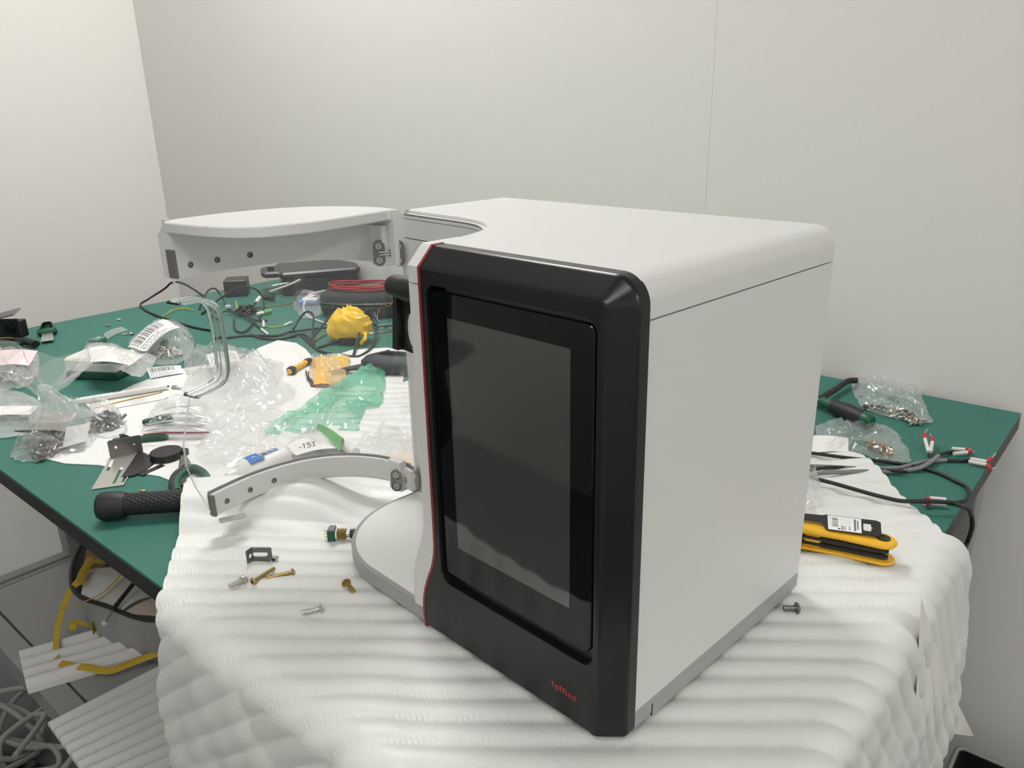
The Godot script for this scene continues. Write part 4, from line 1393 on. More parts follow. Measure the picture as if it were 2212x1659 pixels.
# ---------------------------------------------------------------- near and middle things on the table
func table_things_near():
	# black clamp with a round lens, at the end of the table
	var cl := thing("camera_bracket", "black angled metal camera bracket with a round lens at the table's end", "bracket", Vector3(-1.7705, 1.0680, -0.0074), 0.75)
	part("plate", rbox(Vector3(0.062, 0.050, 0.004), 0.002, 0.001), M.plastic_black, cl, Vector3(0, 0.004, 0.0))
	part("block", rbox(Vector3(0.060, 0.040, 0.030), 0.003, 0.002), M.plastic_black, cl, Vector3(-0.004, 0.006, -0.020))
	part("flange", rbox(Vector3(0.075, 0.003, 0.030), 0.002, 0.001), M.steel_dark, cl, Vector3(-0.006, 0.060, -0.008), Vector3(0.3, 0, 0.25))
	part("lens", lathe([[0.013, 0.0], [0.013, 0.004], [0.011, 0.005], [0.010, 0.004], [0.001, 0.0042]], 28), M.glass_black, cl, Vector3(0.008, 0.032, 0.003), Vector3(PI / 2, 0, 0))
	# stripping pliers beside it
	var sp := thing("stripping_pliers", "black and dark green tool handles lying below the camera bracket", "pliers", Vector3(-1.6936, 1.0680, -0.0051), 0.72)
	part("handle", tube(curve([Vector3(-0.06, 0.010, -0.01), Vector3(-0.02, 0.013, -0.012), Vector3(0.022, 0.013, -0.006), Vector3(0.045, 0.010, 0.004)], 6), 0.010, 12, false, 0.8), M.rubber_black, sp)
	part("handle", tube(curve([Vector3(-0.06, 0.010, 0.014), Vector3(-0.02, 0.012, 0.010), Vector3(0.015, 0.011, 0.008)], 6), 0.008, 12, false, 0.8), M.tool_green_dark, sp)
	part("trim", tube(curve([Vector3(-0.06, 0.020, 0.0), Vector3(-0.03, 0.0225, -0.003), Vector3(-0.008, 0.0215, -0.004)], 5), 0.0022, 8), M.brass, sp)
	# putty knife
	var pk := thing("putty_knife", "putty knife with a rounded green handle and flat steel blade", "putty knife", Vector3(-1.7742, 1.0680, -0.0883))
	var d := (Vector3(-1.6264, 1.0680, -0.0447) - Vector3(-1.9041, 1.0680, -0.1250)).normalized()
	pk.rotation.y = atan2(-d.z, d.x)
	part("blade", plate(pv([Vector2(0.010, -0.011), Vector2(0.095, -0.013), Vector2(0.095, 0.013), Vector2(0.010, 0.011)]), 0.006, 0.0072, 0.0003), M.steel, pk)
	part("handle", plate(pv(curve2([Vector2(0.020, -0.017), Vector2(0.012, -0.020), Vector2(-0.02, -0.0165), Vector2(-0.05, -0.0155), Vector2(-0.062, -0.009), Vector2(-0.065, 0.0), Vector2(-0.062, 0.009), Vector2(-0.05, 0.0155), Vector2(-0.02, 0.0165), Vector2(0.012, 0.020), Vector2(0.020, 0.017)], 4, true)), 0.0, 0.018, 0.006, [], 60.0), M.tool_green, pk)
	# green grey clips and small screws
	var gc := thing("cable_clip", "small grey green plastic clip with a white mark on top", "clip", Vector3(-1.5983, 1.0680, -0.1422), 0.55)
	part("body", rbox(Vector3(0.024, 0.012, 0.034), 0.003, 0.002), M.clip_green, gc)
	part("mark", lathe([[0.0035, 0.0], [0.0012, 0.0004]], 12), M.paper, gc, Vector3(0, 0.0121, -0.004))
	part("teeth", rbox(Vector3(0.018, 0.004, 0.006), 0.001, 0.0006), M.steel, gc, Vector3(0, 0.002, 0.019))
	part("lead", tube([Vector3(-0.012, 0.005, -0.004), Vector3(-0.022, 0.004, -0.010), Vector3(-0.032, 0.003, -0.008)], 0.0025, 8), M.cable_grey, gc)
	var rb := thing("film_strip", "short strip of clear film leading from the green clip", "plastic film", Vector3(-1.6652, 1.0680, -0.2043))
	sheet_part("strip", rb, [Vector3(-1.6503, 1.0730, -0.1718), Vector3(-1.6931, 1.0720, -0.2278), Vector3(-1.6461, 1.0720, -0.2291), Vector3(-1.5995, 1.0730, -0.1636)], M.film_thick, 0.003)
	screw("tiny steel screw nearest the far table edge", Vector3(-1.7841, 1.0695, -0.2567), Vector3(0.1, 0.2, 1), 0.008, 0.003, "pan", M.steel, "small screws by the green clip")
	screw("small steel screw behind the green clip", Vector3(-1.7435, 1.0700, -0.2116), Vector3(1, 0.1, -0.6), 0.011, 0.004, "pan", M.steel, "small screws by the green clip")
	screw("small bright screw beside the white bag label", Vector3(-1.6102, 1.0700, -0.2208), Vector3(-1, 0.1, -0.1), 0.013, 0.005, "pan", M.chrome, "small screws by the green clip")
	screw("smaller screw at the end of the film strip", Vector3(-1.6196, 1.0700, -0.2126), Vector3(-0.6, 0.0, 0.7), 0.010, 0.004, "pan", M.steel, "small screws by the green clip")
	# white pen with a dark clip
	var pa: Vector3 = Vector3(-1.1911, 1.0755, 0.0330)
	var pb: Vector3 = Vector3(-1.1483, 1.0755, -0.1150)
	var pen := thing("marker_pen", "long white barrelled pen lying on the flat foam mat", "pen", (pa + pb) / 2)
	turned("barrel", pen, pa, pb, [[0.0030, 0.0], [0.0056, 0.03], [0.0058, 0.10], [0.0058, 0.97], [0.0050, 1.0]], M.white_plastic, 22)
	turned("tip", pen, pb, pb + (pb - pa).normalized() * 0.004, [[0.0022, 0.0], [0.0012, 1.0]], M.plastic_black, 10)
	var pm := pa.lerp(pb, 0.46)
	part("button", rbox(Vector3(0.014, 0.0012, 0.003), 0.001, 0.0004), M.cable_grey, pen, pm + Vector3(0.0, 0.0052, 0.001) - pen.position, Vector3(0, atan2(-(pb - pa).z, (pb - pa).x), 0))
	cable("hex_key", "long brass coloured hex key beside the white pen", [Vector3(-1.1450, 1.0705, 0.0142), Vector3(-1.1443, 1.0705, -0.0367), Vector3(-1.1390, 1.0705, -0.0942), Vector3(-1.1429, 1.0705, -0.1008)], 0.0016, M.brass, "", "hex key")
	cable("hex_key", "thin steel hex key with a short bent end on the foam mat", [Vector3(-1.1012, 1.0705, -0.0101), Vector3(-1.1140, 1.0705, -0.0108), Vector3(-1.1145, 1.0705, -0.0164), Vector3(-1.1078, 1.0705, -0.0473), Vector3(-1.0968, 1.0705, -0.0955)], 0.0012, M.steel, "", "hex key")
	screw("single steel screw lying past the tip of the white pen", Vector3(-1.1398, 1.0715, -0.1274), Vector3(1, 0.0, -0.4), 0.012, 0.006, "cap", M.steel)
	# utility knife
	var ka: Vector3 = Vector3(-0.9545, 1.0730, 0.0528)
	var kb: Vector3 = Vector3(-0.9075, 1.0730, -0.0175)
	var kn := thing("craft_knife", "slim dark green knife with a short blade behind the steel bracket", "knife", (ka + kb) / 2, 0)
	kn.rotation.y = atan2(-(kb - ka).z, (kb - ka).x)
	var kl := ka.distance_to(kb)
	part("handle", rbox(Vector3(kl, 0.009, 0.014), 0.006, 0.003), M.tool_green_dark, kn, Vector3(0, -0.004, 0))
	part("blade", plate(pv([Vector2(-0.004, -0.004), Vector2(0.010, -0.004), Vector2(0.004, 0.010), Vector2(-0.002, 0.012)]), 0.0, 0.0008), M.steel, kn, Vector3(-kl * 0.30, 0.0052, -0.002), Vector3(-0.9, 0, 0.3))
	# folded steel bracket
	var sb := thing("steel_bracket", "brushed steel angle bracket with three long slots near the table edge", "bracket", Vector3(-0.8594, 1.0680, 0.0726))
	bracket(sb)
	# black angle plate and round knob
	var bp := thing("angle_plate", "matt black metal plate under the slotted steel bracket", "plate", Vector3(-0.8258, 1.0680, 0.0502))
	part("plate", plate(pv(loc2([Vector2(-0.897, 0.033), Vector2(-0.837, 0.026), Vector2(-0.815, 0.053), Vector2(-0.809, 0.072), Vector2(-0.817, 0.088), Vector2(-0.861, 0.057)], Vector2(bp.position.x, bp.position.z))), 0.0002, 0.0030, 0.0006, [circle(0.002, 10, loc2([Vector2(-0.860, 0.033)], Vector2(bp.position.x, bp.position.z))[0])]), M.plastic_black, bp)
	part("strap", plate(pv(loc2([Vector2(-0.810, 0.067), Vector2(-0.821, 0.029), Vector2(-0.810, 0.028), Vector2(-0.800, 0.064)], Vector2(bp.position.x, bp.position.z))), 0.0002, 0.0022, 0.0004), M.plastic_black, bp)
	var kb2 := thing("round_knob", "flat round black rubber knob beside the angle plate", "knob", Vector3(-0.8387, 1.0680, 0.0139), 0.65)
	part("disc", lathe([[0.0220, 0.0], [0.0232, 0.001], [0.0232, 0.0105], [0.0222, 0.012], [0.0190, 0.0122]], 36), M.rubber_black, kb2)
	part("tab", rbox(Vector3(0.012, 0.011, 0.014), 0.002, 0.001), M.rubber_black, kb2, Vector3(0.021, 0.0, -0.010))
	# cutting pliers
	var pl := thing("cutting_pliers", "cutting pliers with dark green and black grips beside the door", "pliers", Vector3(-0.7528, 1.0680, 0.0204))
	part("jaw", plate(pv(loc2([Vector2(-0.798, 0.011), Vector2(-0.807, 0.001), Vector2(-0.773, 0.013), Vector2(-0.800, -0.001), Vector2(-0.776, 0.004), Vector2(-0.752, 0.016), Vector2(-0.746, 0.026), Vector2(-0.764, 0.027)], Vector2(pl.position.x, pl.position.z))), 0.004, 0.012, 0.002), M.steel_dark, pl)
	part("pivot", lathe([[0.004, 0.0], [0.004, 0.0015], [0.0030, 0.002]], 14), M.plastic_black, pl, Vector3(-0.7624, 1.0780, 0.0186) - pl.position + Vector3(0, 0.0025, 0))
	part("grip", tube(curve(local([Vector3(-0.7578, 1.0760, 0.0190), Vector3(-0.7576, 1.0760, 0.0270), Vector3(-0.7479, 1.0760, 0.0384), Vector3(-0.7270, 1.0760, 0.0504), Vector3(-0.7059, 1.0760, 0.0574), Vector3(-0.6833, 1.0760, 0.0620)], pl.position), 5), 0.0062, 12, false, 1.0), M.rubber_black, pl)
	part("grip_inlay", tube(curve(local([Vector3(-0.7454, 1.0795, 0.0238), Vector3(-0.7398, 1.0795, 0.0328), Vector3(-0.7290, 1.0795, 0.0426), Vector3(-0.7133, 1.0795, 0.0512), Vector3(-0.6925, 1.0795, 0.0581)], pl.position), 5), 0.0050, 12, false, 1.0), M.tool_green, pl)
	part("grip", tube(curve(local([Vector3(-0.7604, 1.0760, 0.0152), Vector3(-0.7550, 1.0760, 0.0081), Vector3(-0.7350, 1.0760, 0.0063), Vector3(-0.7093, 1.0760, 0.0107), Vector3(-0.6846, 1.0760, 0.0189)], pl.position), 5), 0.0062, 12), M.tool_green_dark, pl)
	screw("tiny brass stud alone on the green table by the hammer handle", Vector3(-0.7528, 1.0695, 0.0832), Vector3(1, 0, -0.6), 0.006, 0.0026, "flat", M.brass)
	# hammer handle
	hammer()
	# yellow and black screwdriver, black pick, yellow bag
	var ya: Vector3 = Vector3(-1.0504, 1.0770, -0.3133)
	var yb: Vector3 = Vector3(-1.0826, 1.0770, -0.3726)
	var ys := thing("mini_screwdriver", "short yellow and black screwdriver on the foam mat", "screwdriver", (ya + yb) / 2)
	turned("grip", ys, ya.lerp(yb, 0.18), yb, [[0.0062, 0.0], [0.0056, 0.3], [0.0050, 0.8], [0.0060, 1.0]], M.yellow, 14)
	turned("grip_end", ys, ya, ya.lerp(yb, 0.24), [[0.0060, 0.0], [0.0088, 0.2], [0.0092, 0.6], [0.0066, 1.0]], M.rubber_black, 18)
	turned("end_cap", ys, ya - (yb - ya) * 0.02, ya.lerp(yb, 0.03), [[0.0040, 0.0], [0.0058, 0.4], [0.0058, 1.0]], M.yellow, 16)
	turned("collar", ys, yb.lerp(ya, 0.10), yb + (yb - ya) * 0.16, [[0.0064, 0.0], [0.0072, 0.3], [0.0050, 1.0]], M.rubber_black, 14)
	var bk := thing("wire_clip", "small black two pronged clip beside the yellow zip bag", "clip", Vector3(-1.0024, 1.0700, -0.3274))
	part("body", tube(curve(local([Vector3(-0.9558, 1.0720, -0.3073), Vector3(-0.9797, 1.0720, -0.3179), Vector3(-0.9983, 1.0720, -0.3232)], bk.position), 5), 0.0042, 10, false, 0.7), M.plastic_black, bk)
	part("prong", tube(curve(local([Vector3(-0.9952, 1.0720, -0.3223), Vector3(-1.0185, 1.0720, -0.3313), Vector3(-1.0449, 1.0720, -0.3462)], bk.position), 5), 0.0013, 8), M.plastic_black, bk)
	part("prong", tube(curve(local([Vector3(-0.9963, 1.0720, -0.3250), Vector3(-1.0158, 1.0720, -0.3337), Vector3(-1.0362, 1.0720, -0.3461)], bk.position), 5), 0.0013, 8), M.plastic_black, bk)
	# dark soft case by the instrument with a wire clip on it
	var dcase := thing("soft_case", "dark blue black soft pouch lying behind the green film", "pouch", Vector3(-0.9255, 1.0680, -0.4722), 0.5)
	var ov := PackedVector2Array()
	for i in 36:
		var a := TAU * i / 36
		ov.append(Vector2(0.062 * cos(a) * (1 + 0.12 * sin(3 * a)), 0.046 * sin(a) * (1 + 0.1 * cos(2 * a))))
	part("pouch_body", loft([lift(inset_same(ov, 0.008), 0.001), lift(ov, 0.010), lift(inset_same(ov, 0.002), 0.022), lift(inset_same(ov, 0.012), 0.031), lift(inset_same(ov, 0.028), 0.034)], 60.0), M.pouch, dcase)
	part("flap", tube(curve([Vector3(-0.05, 0.014, 0.03), Vector3(-0.085, 0.010, 0.045), Vector3(-0.115, 0.006, 0.06)], 6), 0.012, 10, false, 0.5, 0.3), M.pouch, dcase)
	part("strap_end", rbox(Vector3(0.030, 0.016, 0.03), 0.006, 0.004), M.plastic_case, dcase, Vector3(0.02, 0.001, -0.062))
	var wc := thing("binder_wires", "bent black wire loops clipped to the end of the green film", "clip", Vector3(-0.9602, 1.0840, -0.4880))
	for q in [[0, -0.010], [1, 0.0], [2, 0.009]]: part("wire_loop", tube(curve([Vector3(q[1], -0.004, 0.006), Vector3(q[1] - 0.003, 0.010, 0.0), Vector3(q[1] + 0.006, 0.012, -0.004), Vector3(q[1] + 0.008, 0.0, 0.002)], 5), 0.0011, 8), M.cable_black, wc)
	part("jaw", rbox(Vector3(0.026, 0.004, 0.006), 0.001, 0.0008), M.chrome, wc, Vector3(0, -0.006, 0.008), Vector3(0, 0.7, 0))
	# loose parts on the big foam sheet
	sensor()
	z_bracket()
	var P: Vector3
	P = on_foam(Vector3(-0.4266, 1.0740, 0.0889), 0.0024)
	screw("longer brass pan head screw pointing away beside the bright cap screw", P, Vector3(-0.4312, 1.0740, 0.0710) - Vector3(-0.4270, 1.0740, 0.0881), 0.029, 0.0044, "pan", M.brass, "brass screws on the foam")
	P = on_foam(Vector3(-0.4156, 1.0740, 0.0500), 0.0024)
	screw("brass pan head screw with its head towards the instrument", P, Vector3(-0.4230, 1.0740, 0.0683) - Vector3(-0.4164, 1.0740, 0.0495), 0.028, 0.0044, "pan", M.brass, "brass screws on the foam")
	P = on_foam(Vector3(-0.3504, 1.0740, 0.0218), 0.0028)
	screw("brass screw lying closest to the instrument's base", P, Vector3(-0.3326, 1.0740, 0.0251) - Vector3(-0.3511, 1.0740, 0.0214), 0.019, 0.0052, "pan", M.brass, "brass screws on the foam")
	P = on_foam(Vector3(-0.4357, 1.0740, 0.0987), 0.0034)
	screw("bright zinc socket cap screw left of the two long brass screws", P, Vector3(-0.4352, 1.0740, 0.1079) - Vector3(-0.4357, 1.0740, 0.0987), 0.014, 0.0055, "cap", M.steel).set_meta("label", "bright zinc socket cap screw beside the two long brass screws")
	P = on_foam(Vector3(-0.3294, 1.0740, 0.0690), 0.0030)
	screw("steel countersunk screw lying on its own in front of the tray", P, Vector3(-0.3332, 1.0740, 0.0769) - Vector3(-0.3297, 1.0740, 0.0683), 0.016, 0.0052, "flat", M.steel)
	P = on_foam(Vector3(0.0163, 1.0740, -0.2585), 0.0040)
	screw("dark steel button head screw beside the instrument's grey base", P, Vector3(0.0103, 1.0740, -0.2539) - Vector3(0.0159, 1.0740, -0.2592), 0.012, 0.0060, "pan", M.steel_dark)

func on_foam(p: Vector3, up: float) -> Vector3:
	return Vector3(p.x, foam_y(p.x, p.z) + up, p.z)

func bracket(o: Node3D):
	# foot plate with slots on the table, flange rising along its far edge
	var c := Vector2(o.position.x, o.position.z)
	var q := loc2([Vector2(-0.902, 0.073), Vector2(-0.890, 0.029), Vector2(-0.790, 0.094), Vector2(-0.809, 0.130)], c)
	var holes := []
	for s in [[Vector2(-0.892, 0.075), Vector2(-0.891, 0.071), Vector2(-0.853, 0.091), Vector2(-0.855, 0.095)], [Vector2(-0.853, 0.076), Vector2(-0.851, 0.072), Vector2(-0.804, 0.100), Vector2(-0.804, 0.104)], [Vector2(-0.847, 0.066), Vector2(-0.845, 0.062), Vector2(-0.799, 0.090), Vector2(-0.799, 0.094)]]: holes.append(pv(loc2(s, c)))
	part("foot", plate(pv(q), 0.0004, 0.0022, 0.0003, holes), M.steel, o)
	var a: Vector2 = q[0]
	var b: Vector2 = q[1]
	var l := a.distance_to(b)
	var fl := plate(pv([Vector2(0, -0.026), Vector2(0.002, -0.028), Vector2(l - 0.002, -0.028), Vector2(l, -0.026), Vector2(l, 0), Vector2(0, 0)]), 0.0, 0.0018, 0.0003, [circle(0.0026, 14, Vector2(l * 0.22, -0.016)), circle(0.0026, 14, Vector2(l * 0.78, -0.016))])
	var f := part("flange", on_front(fl), M.steel_dark, o, Vector3(a.x, 0.0006, a.y))
	f.rotation.y = atan2(-(b - a).y, (b - a).x)
	f.rotation.x = 0.0

func hammer():
	var a := Vector3(HAM_A.x, 0, HAM_A.y)
	var b := a + Vector3(HAM_D.x, 0, HAM_D.y) * 0.2
	a.y = TT + 0.0185
	b.y = TT + 0.0185
	var o := thing("hammer", "black rubber hammer handle with a diamond grip pattern", "hammer", Vector3(a.x, TT, a.z))
	var dir := (b - a).normalized()
	turned("end_cap", o, a - dir * 0.016, a + dir * 0.020, [[0.010, 0.0], [0.0155, 0.05], [0.0183, 0.20], [0.0184, 0.62], [0.0172, 0.84], [0.0150, 1.0]], M.rubber_black, 32, 50.0)
	turned("grip", o, a + dir * 0.012, a + dir * 0.235, [[0.0138, 0.0], [0.0140, 0.2], [0.0142, 0.6], [0.0140, 0.985], [0.012, 1.0]], M.rubber_black, 28, 60.0)
	turned("shaft", o, a + dir * 0.234, a + dir * 0.27, [[0.009, 0.0], [0.009, 1.0]], M.steel_dark, 16)
	# raised diamonds over the upper side of the grip
	var x := dir.cross(Vector3.UP).normalized()
	var up := x.cross(dir)
	var t := PackedVector3Array()
	for k in 46:
		for j in range(-5, 6):
			var s := 0.026 + 0.0046 * k
			if s > 0.225: continue
			var ang := (j + 0.5 * (k % 2)) * 0.34 + 0.35
			var rad := 0.0139
			var c := a + dir * s
			var p := func(ds: float, da: float, r: float) -> Vector3: return c + dir * ds + (up * cos(ang + da) + x * -sin(ang + da)) * (rad + r) - o.position
			var tip: Vector3 = p.call(0.0, 0.0, 0.0011)
			var e := [p.call(-0.0042, 0.0, 0.0), p.call(0.0, -0.155, 0.0), p.call(0.0042, 0.0, 0.0), p.call(0.0, 0.155, 0.0)]
			for i in 4: t.append_array([e[i], e[(i + 1) % 4], tip])
	var kn := part("grip_pattern", finish(t, 10.0), M.rubber_black, o)
	kn.set_meta("kind", "stuff")

func sensor():
	var a := on_foam(Vector3(-0.4454, 1.0780, -0.0180), 0.0075)
	var b := on_foam(Vector3(-0.4237, 1.0780, -0.0398), 0.0075)
	b.y = a.y
	var o := thing("push_button_switch", "small push button switch with green body and brass thread", "switch", a)
	var d := (b - a).normalized()
	var l := a.distance_to(b)
	var yaw := atan2(-d.z, d.x)
	part("body", rbox(Vector3(l * 0.30, 0.0145, 0.0125), 0.001, 0.0008), M.tool_green, o, d * l * 0.10 + Vector3(0, -0.0072, 0), Vector3(0, yaw, 0))
	part("cover", rbox(Vector3(l * 0.26, 0.0016, 0.0128), 0.001, 0.0005), M.cable_grey, o, d * l * 0.12 + Vector3(0, 0.0070, 0), Vector3(0, yaw, 0))
	for k in 3: part("terminal", rbox(Vector3(0.006, 0.0008, 0.002), 0.0003, 0.0002), M.brass, o, d * -l * 0.10 + Vector3(0, -0.004 + 0.004 * k, 0), Vector3(0, yaw, 0))
	var th := [[0.0058, 0.0]]
	for k in 13: th.append([0.0064 if k % 2 == 0 else 0.0058, 0.04 + 0.92 * k / 12.0])
	th.append([0.0054, 1.0])
	turned("collar", o, a + d * l * 0.26, a + d * l * 0.32, [[0.0066, 0.0], [0.0066, 1.0]], M.white_plastic, 24)
	turned("thread", o, a + d * l * 0.32, a + d * l * 0.66, th, M.brass, 24, 20.0)
	turned("stem", o, a + d * l * 0.66, a + d * l * 0.84, [[0.0042, 0.0], [0.0042, 1.0]], M.chrome, 18)
	turned("button", o, a + d * l * 0.80, a + d * l * 1.02, [[0.0050, 0.0], [0.0056, 0.15], [0.0056, 0.8], [0.0045, 1.0]], M.plastic_black, 18)

func z_bracket():
	var a := on_foam(Vector3(-0.4696, 1.0740, 0.0736), 0.0)
	var b := on_foam(Vector3(-0.4681, 1.0740, 0.0682), 0.0)
	var c := on_foam(Vector3(-0.4515, 1.0740, 0.0526), 0.0)
	a.y = minf(a.y, c.y)
	b.y = a.y
	c.y = a.y
	var o := thing("slotted_bracket", "small bent grey metal bracket with a long slot standing on foam", "bracket", b)
	var l := b.distance_to(c)
	var m := plate(pv([Vector2(0, -0.0185), Vector2(l - 0.001, -0.0185), Vector2(l, -0.0175), Vector2(l, 0), Vector2(0, 0)]), 0.0, 0.0014, 0.0003, [rrect(l * 0.82, 0.0056, 0.0027, 5, Vector2(l * 0.43, -0.0095))])
	var p := part("plate", on_front(m), M.steel_dark, o)
	p.rotation.y = atan2(-(c - b).z, (c - b).x)
	var l2 := a.distance_to(b) + 0.004
	var m2 := plate(pv([Vector2(-l2, -0.0175), Vector2(-l2 + 0.001, -0.0185), Vector2(0, -0.0185), Vector2(0, 0), Vector2(-l2, 0)]), 0.0, 0.0014, 0.0003, [rrect(l2 * 0.62, 0.0056, 0.0027, 5, Vector2(-l2 * 0.40, -0.0095))])
	var p2 := part("flange", on_front(m2), M.steel_dark, o)
	p2.rotation.y = atan2(-(c - b).z, (c - b).x) + 1.15
	var s := on_foam(Vector3(-0.4526, 1.0740, 0.0497), 0.0036)
	screw("round headed hex socket screw at the end of the slotted bracket", s, Vector3(-0.45, -0.12, -0.55), 0.006, 0.0044, "cap", M.steel)

# ---------------------------------------------------------------- bags
func bags():
	# knotted bag with brackets
	var o := film_bag("knotted_bag", "large knotted clear bag holding metal brackets and screws", [Vector2(-1.006, 0.177), Vector2(-1.048, 0.159), Vector2(-1.114, 0.118), Vector2(-1.158, 0.089), Vector2(-1.169, 0.064), Vector2(-1.146, 0.033), Vector2(-1.092, 0.031), Vector2(-1.024, 0.050), Vector2(-0.971, 0.077), Vector2(-0.960, 0.098), Vector2(-0.960, 0.125), Vector2(-0.968, 0.155)], 0.066, 41, M.film, TT, 1.3)
	var kn: Vector3 = [Vector3(-1.1078, 1.1300, 0.0907)][0]
	var c := o.position
	# gathered neck and the flared mouth above the knot
	var t := PackedVector3Array()
	var g := []
	var no := FastNoiseLite.new()
	no.seed = 42
	no.frequency = 1.0
	for j in 13:
		var f := j / 12.0
		var l := PackedVector3Array()
		for i in 30:
			var a := TAU * i / 30.0
			var ctr: Vector3
			var rx: float
			var rz: float
			if f < 0.4:
				var u := f / 0.4
				ctr = (c + Vector3(-0.01, 0.036, -0.015)).lerp(kn, u)
				rx = lerpf(0.060, 0.009, pow(u, 0.6))
				rz = lerpf(0.050, 0.009, pow(u, 0.6))
			else:
				var u := (f - 0.4) / 0.6
				ctr = kn.lerp([Vector3(-1.1705, 1.1800, 0.0669)][0], u)
				rx = lerpf(0.009, 0.105, pow(u, 0.75))
				rz = lerpf(0.009, 0.030, u)
			var pl := 1.0 + (0.25 if f > 0.45 else 0.12) * sin(a * 7.0 + f * 3.0) + 0.2 * no.get_noise_2d(a * 2.0, f * 5.0)
			var side := Vector3(0.75, 0, -0.66)
			var dep := Vector3(0.66, 0, 0.75)
			l.append(ctr + side * cos(a) * rx * pl + dep * sin(a) * rz * pl + Vector3(0, 0.020 * f * sin(a * 2.0 + 1.0), 0) - c)
		g.append(l)
	skin(t, g, true, 1)
	part("gathered_top", finish(t, 26.0), M.film, o)
	part("knot", lathe([[0.004, -0.014], [0.010, -0.008], [0.0125, 0.0], [0.010, 0.008], [0.004, 0.014]], 12, 20.0), M.film_thick, o, kn - c, Vector3(0.5, 0.3, 0.4))
	var mb := thing("mount_plate", "folded pale metal plate inside the knotted bag", "bracket", Vector3(-1.0509, 1.0700, 0.1062), 0.5)
	part("face", rbox(Vector3(0.075, 0.002, 0.050), 0.002, 0.0004), M.steel, mb, Vector3(0, 0.022, 0), Vector3(0.5, 0, 0.1))
	part("lip", rbox(Vector3(0.075, 0.002, 0.020), 0.002, 0.0004), M.steel_dark, mb, Vector3(0, 0.020, 0.026), Vector3(-0.5, 0, 0.1))
	var wb := thing("white_bracket", "white painted angle piece inside the knotted bag", "bracket", Vector3(-0.9871, 1.0700, 0.0903), 0.9)
	part("face", rbox(Vector3(0.038, 0.002, 0.036), 0.001, 0.0004), M.shell_white, wb, Vector3(0, 0.016, 0), Vector3(0.7, 0, 0.2))
	part("lip", rbox(Vector3(0.038, 0.002, 0.016), 0.001, 0.0004), M.shell_white, wb, Vector3(0, 0.008, 0.018), Vector3(-0.3, 0, 0.2))
	screw_heap("bagged_screws", "mixed small screws lying at the bottom of the knotted bag", centre([Vector2(-1.024, 0.142), Vector2(-0.992, 0.103)]), 0.052, 0.020, 0.62, 0.018, 70, 5, TT + 0.001, M.steel_dark, 0.009, 0.0038)
	# loose grey screws bag beside it
	film_bag("screw_bag", "small clear bag full of dark grey screws by the knotted bag", [Vector2(-1.138, 0.027), Vector2(-1.154, 0.011), Vector2(-1.123, -0.005), Vector2(-1.050, -0.001), Vector2(-0.982, 0.019), Vector2(-0.978, 0.046), Vector2(-1.007, 0.060), Vector2(-1.067, 0.048)], 0.044, 43, M.film, TT, 0.8)
	screw_heap("bagged_screws", "dark grey screws filling the small bag beside the knotted bag", centre([Vector2(-1.055, 0.037), Vector2(-1.029, 0.019)]), 0.030, 0.022, 0.6, 0.020, 60, 6, TT + 0.001, M.steel_dark, 0.013, 0.005)
	# screw bag with a pink label, far end
	o = film_bag("screw_bag", "clear bag of screws with a pale pink paper slip at the table's end", [Vector2(-1.683, 0.061), Vector2(-1.689, 0.015), Vector2(-1.636, -0.018), Vector2(-1.545, -0.007), Vector2(-1.426, 0.030), Vector2(-1.373, 0.061), Vector2(-1.373, 0.092), Vector2(-1.422, 0.119)], 0.028, 44, M.film, TT, 1.1)
	sheet_part("paper_slip", o, [Vector3(-1.5967, 1.0940, 0.0490), Vector3(-1.5380, 1.0920, -0.0068), Vector3(-1.4276, 1.0940, 0.0394), Vector3(-1.4698, 1.0960, 0.0850)], M.paper_pink, 0.003)
	screw_heap("bagged_screws", "steel screws in the bag with the pale pink slip", centre([Vector2(-1.470, 0.088), Vector2(-1.428, 0.058)]), 0.05, 0.022, -0.6, 0.016, 40, 7, TT + 0.001, M.steel)
	# stacked zip bags by the table edge
	o = film_bag("zip_bag", "flat empty zip bags with a white slip stacked by the table edge", [Vector2(-1.398, 0.132), Vector2(-1.369, 0.089), Vector2(-1.272, 0.072), Vector2(-1.188, 0.086), Vector2(-1.113, 0.117), Vector2(-1.099, 0.146), Vector2(-1.158, 0.184)], 0.010, 45, M.film_thick, TT, 0.6)
	sheet_part("paper_slip", o, [Vector3(-1.2664, 1.0790, 0.1444), Vector3(-1.2042, 1.0790, 0.0853), Vector3(-1.1669, 1.0790, 0.1082), Vector3(-1.2198, 1.0790, 0.1618)], M.paper, 0.001)
	for q in [[855, 862], [908, 912], [916, 922]]: zip_strip(o, Vector3(-1.3285, 1.0760, 0.1161) + Vector3(0, 0.0, (q[0] - 855) * 0.0016), Vector3(-1.2466, 1.0760, 0.0847) + Vector3(0, 0, (q[1] - 862) * 0.0016), M.film_thick)
	# box with papers in a bag on top
	var bx := thing("parts_box", "white plastic box with a dark green bottom under the paper bag", "box", Vector3(-1.3457, 1.0680, -0.0684), 0.62)
	part("bottom", rbox(Vector3(0.115, 0.014, 0.075), 0.008, 0.003), M.tool_green_dark, bx)
	part("body", rbox(Vector3(0.113, 0.028, 0.073), 0.008, 0.004), M.white_plastic, bx, Vector3(0, 0.0142, 0))
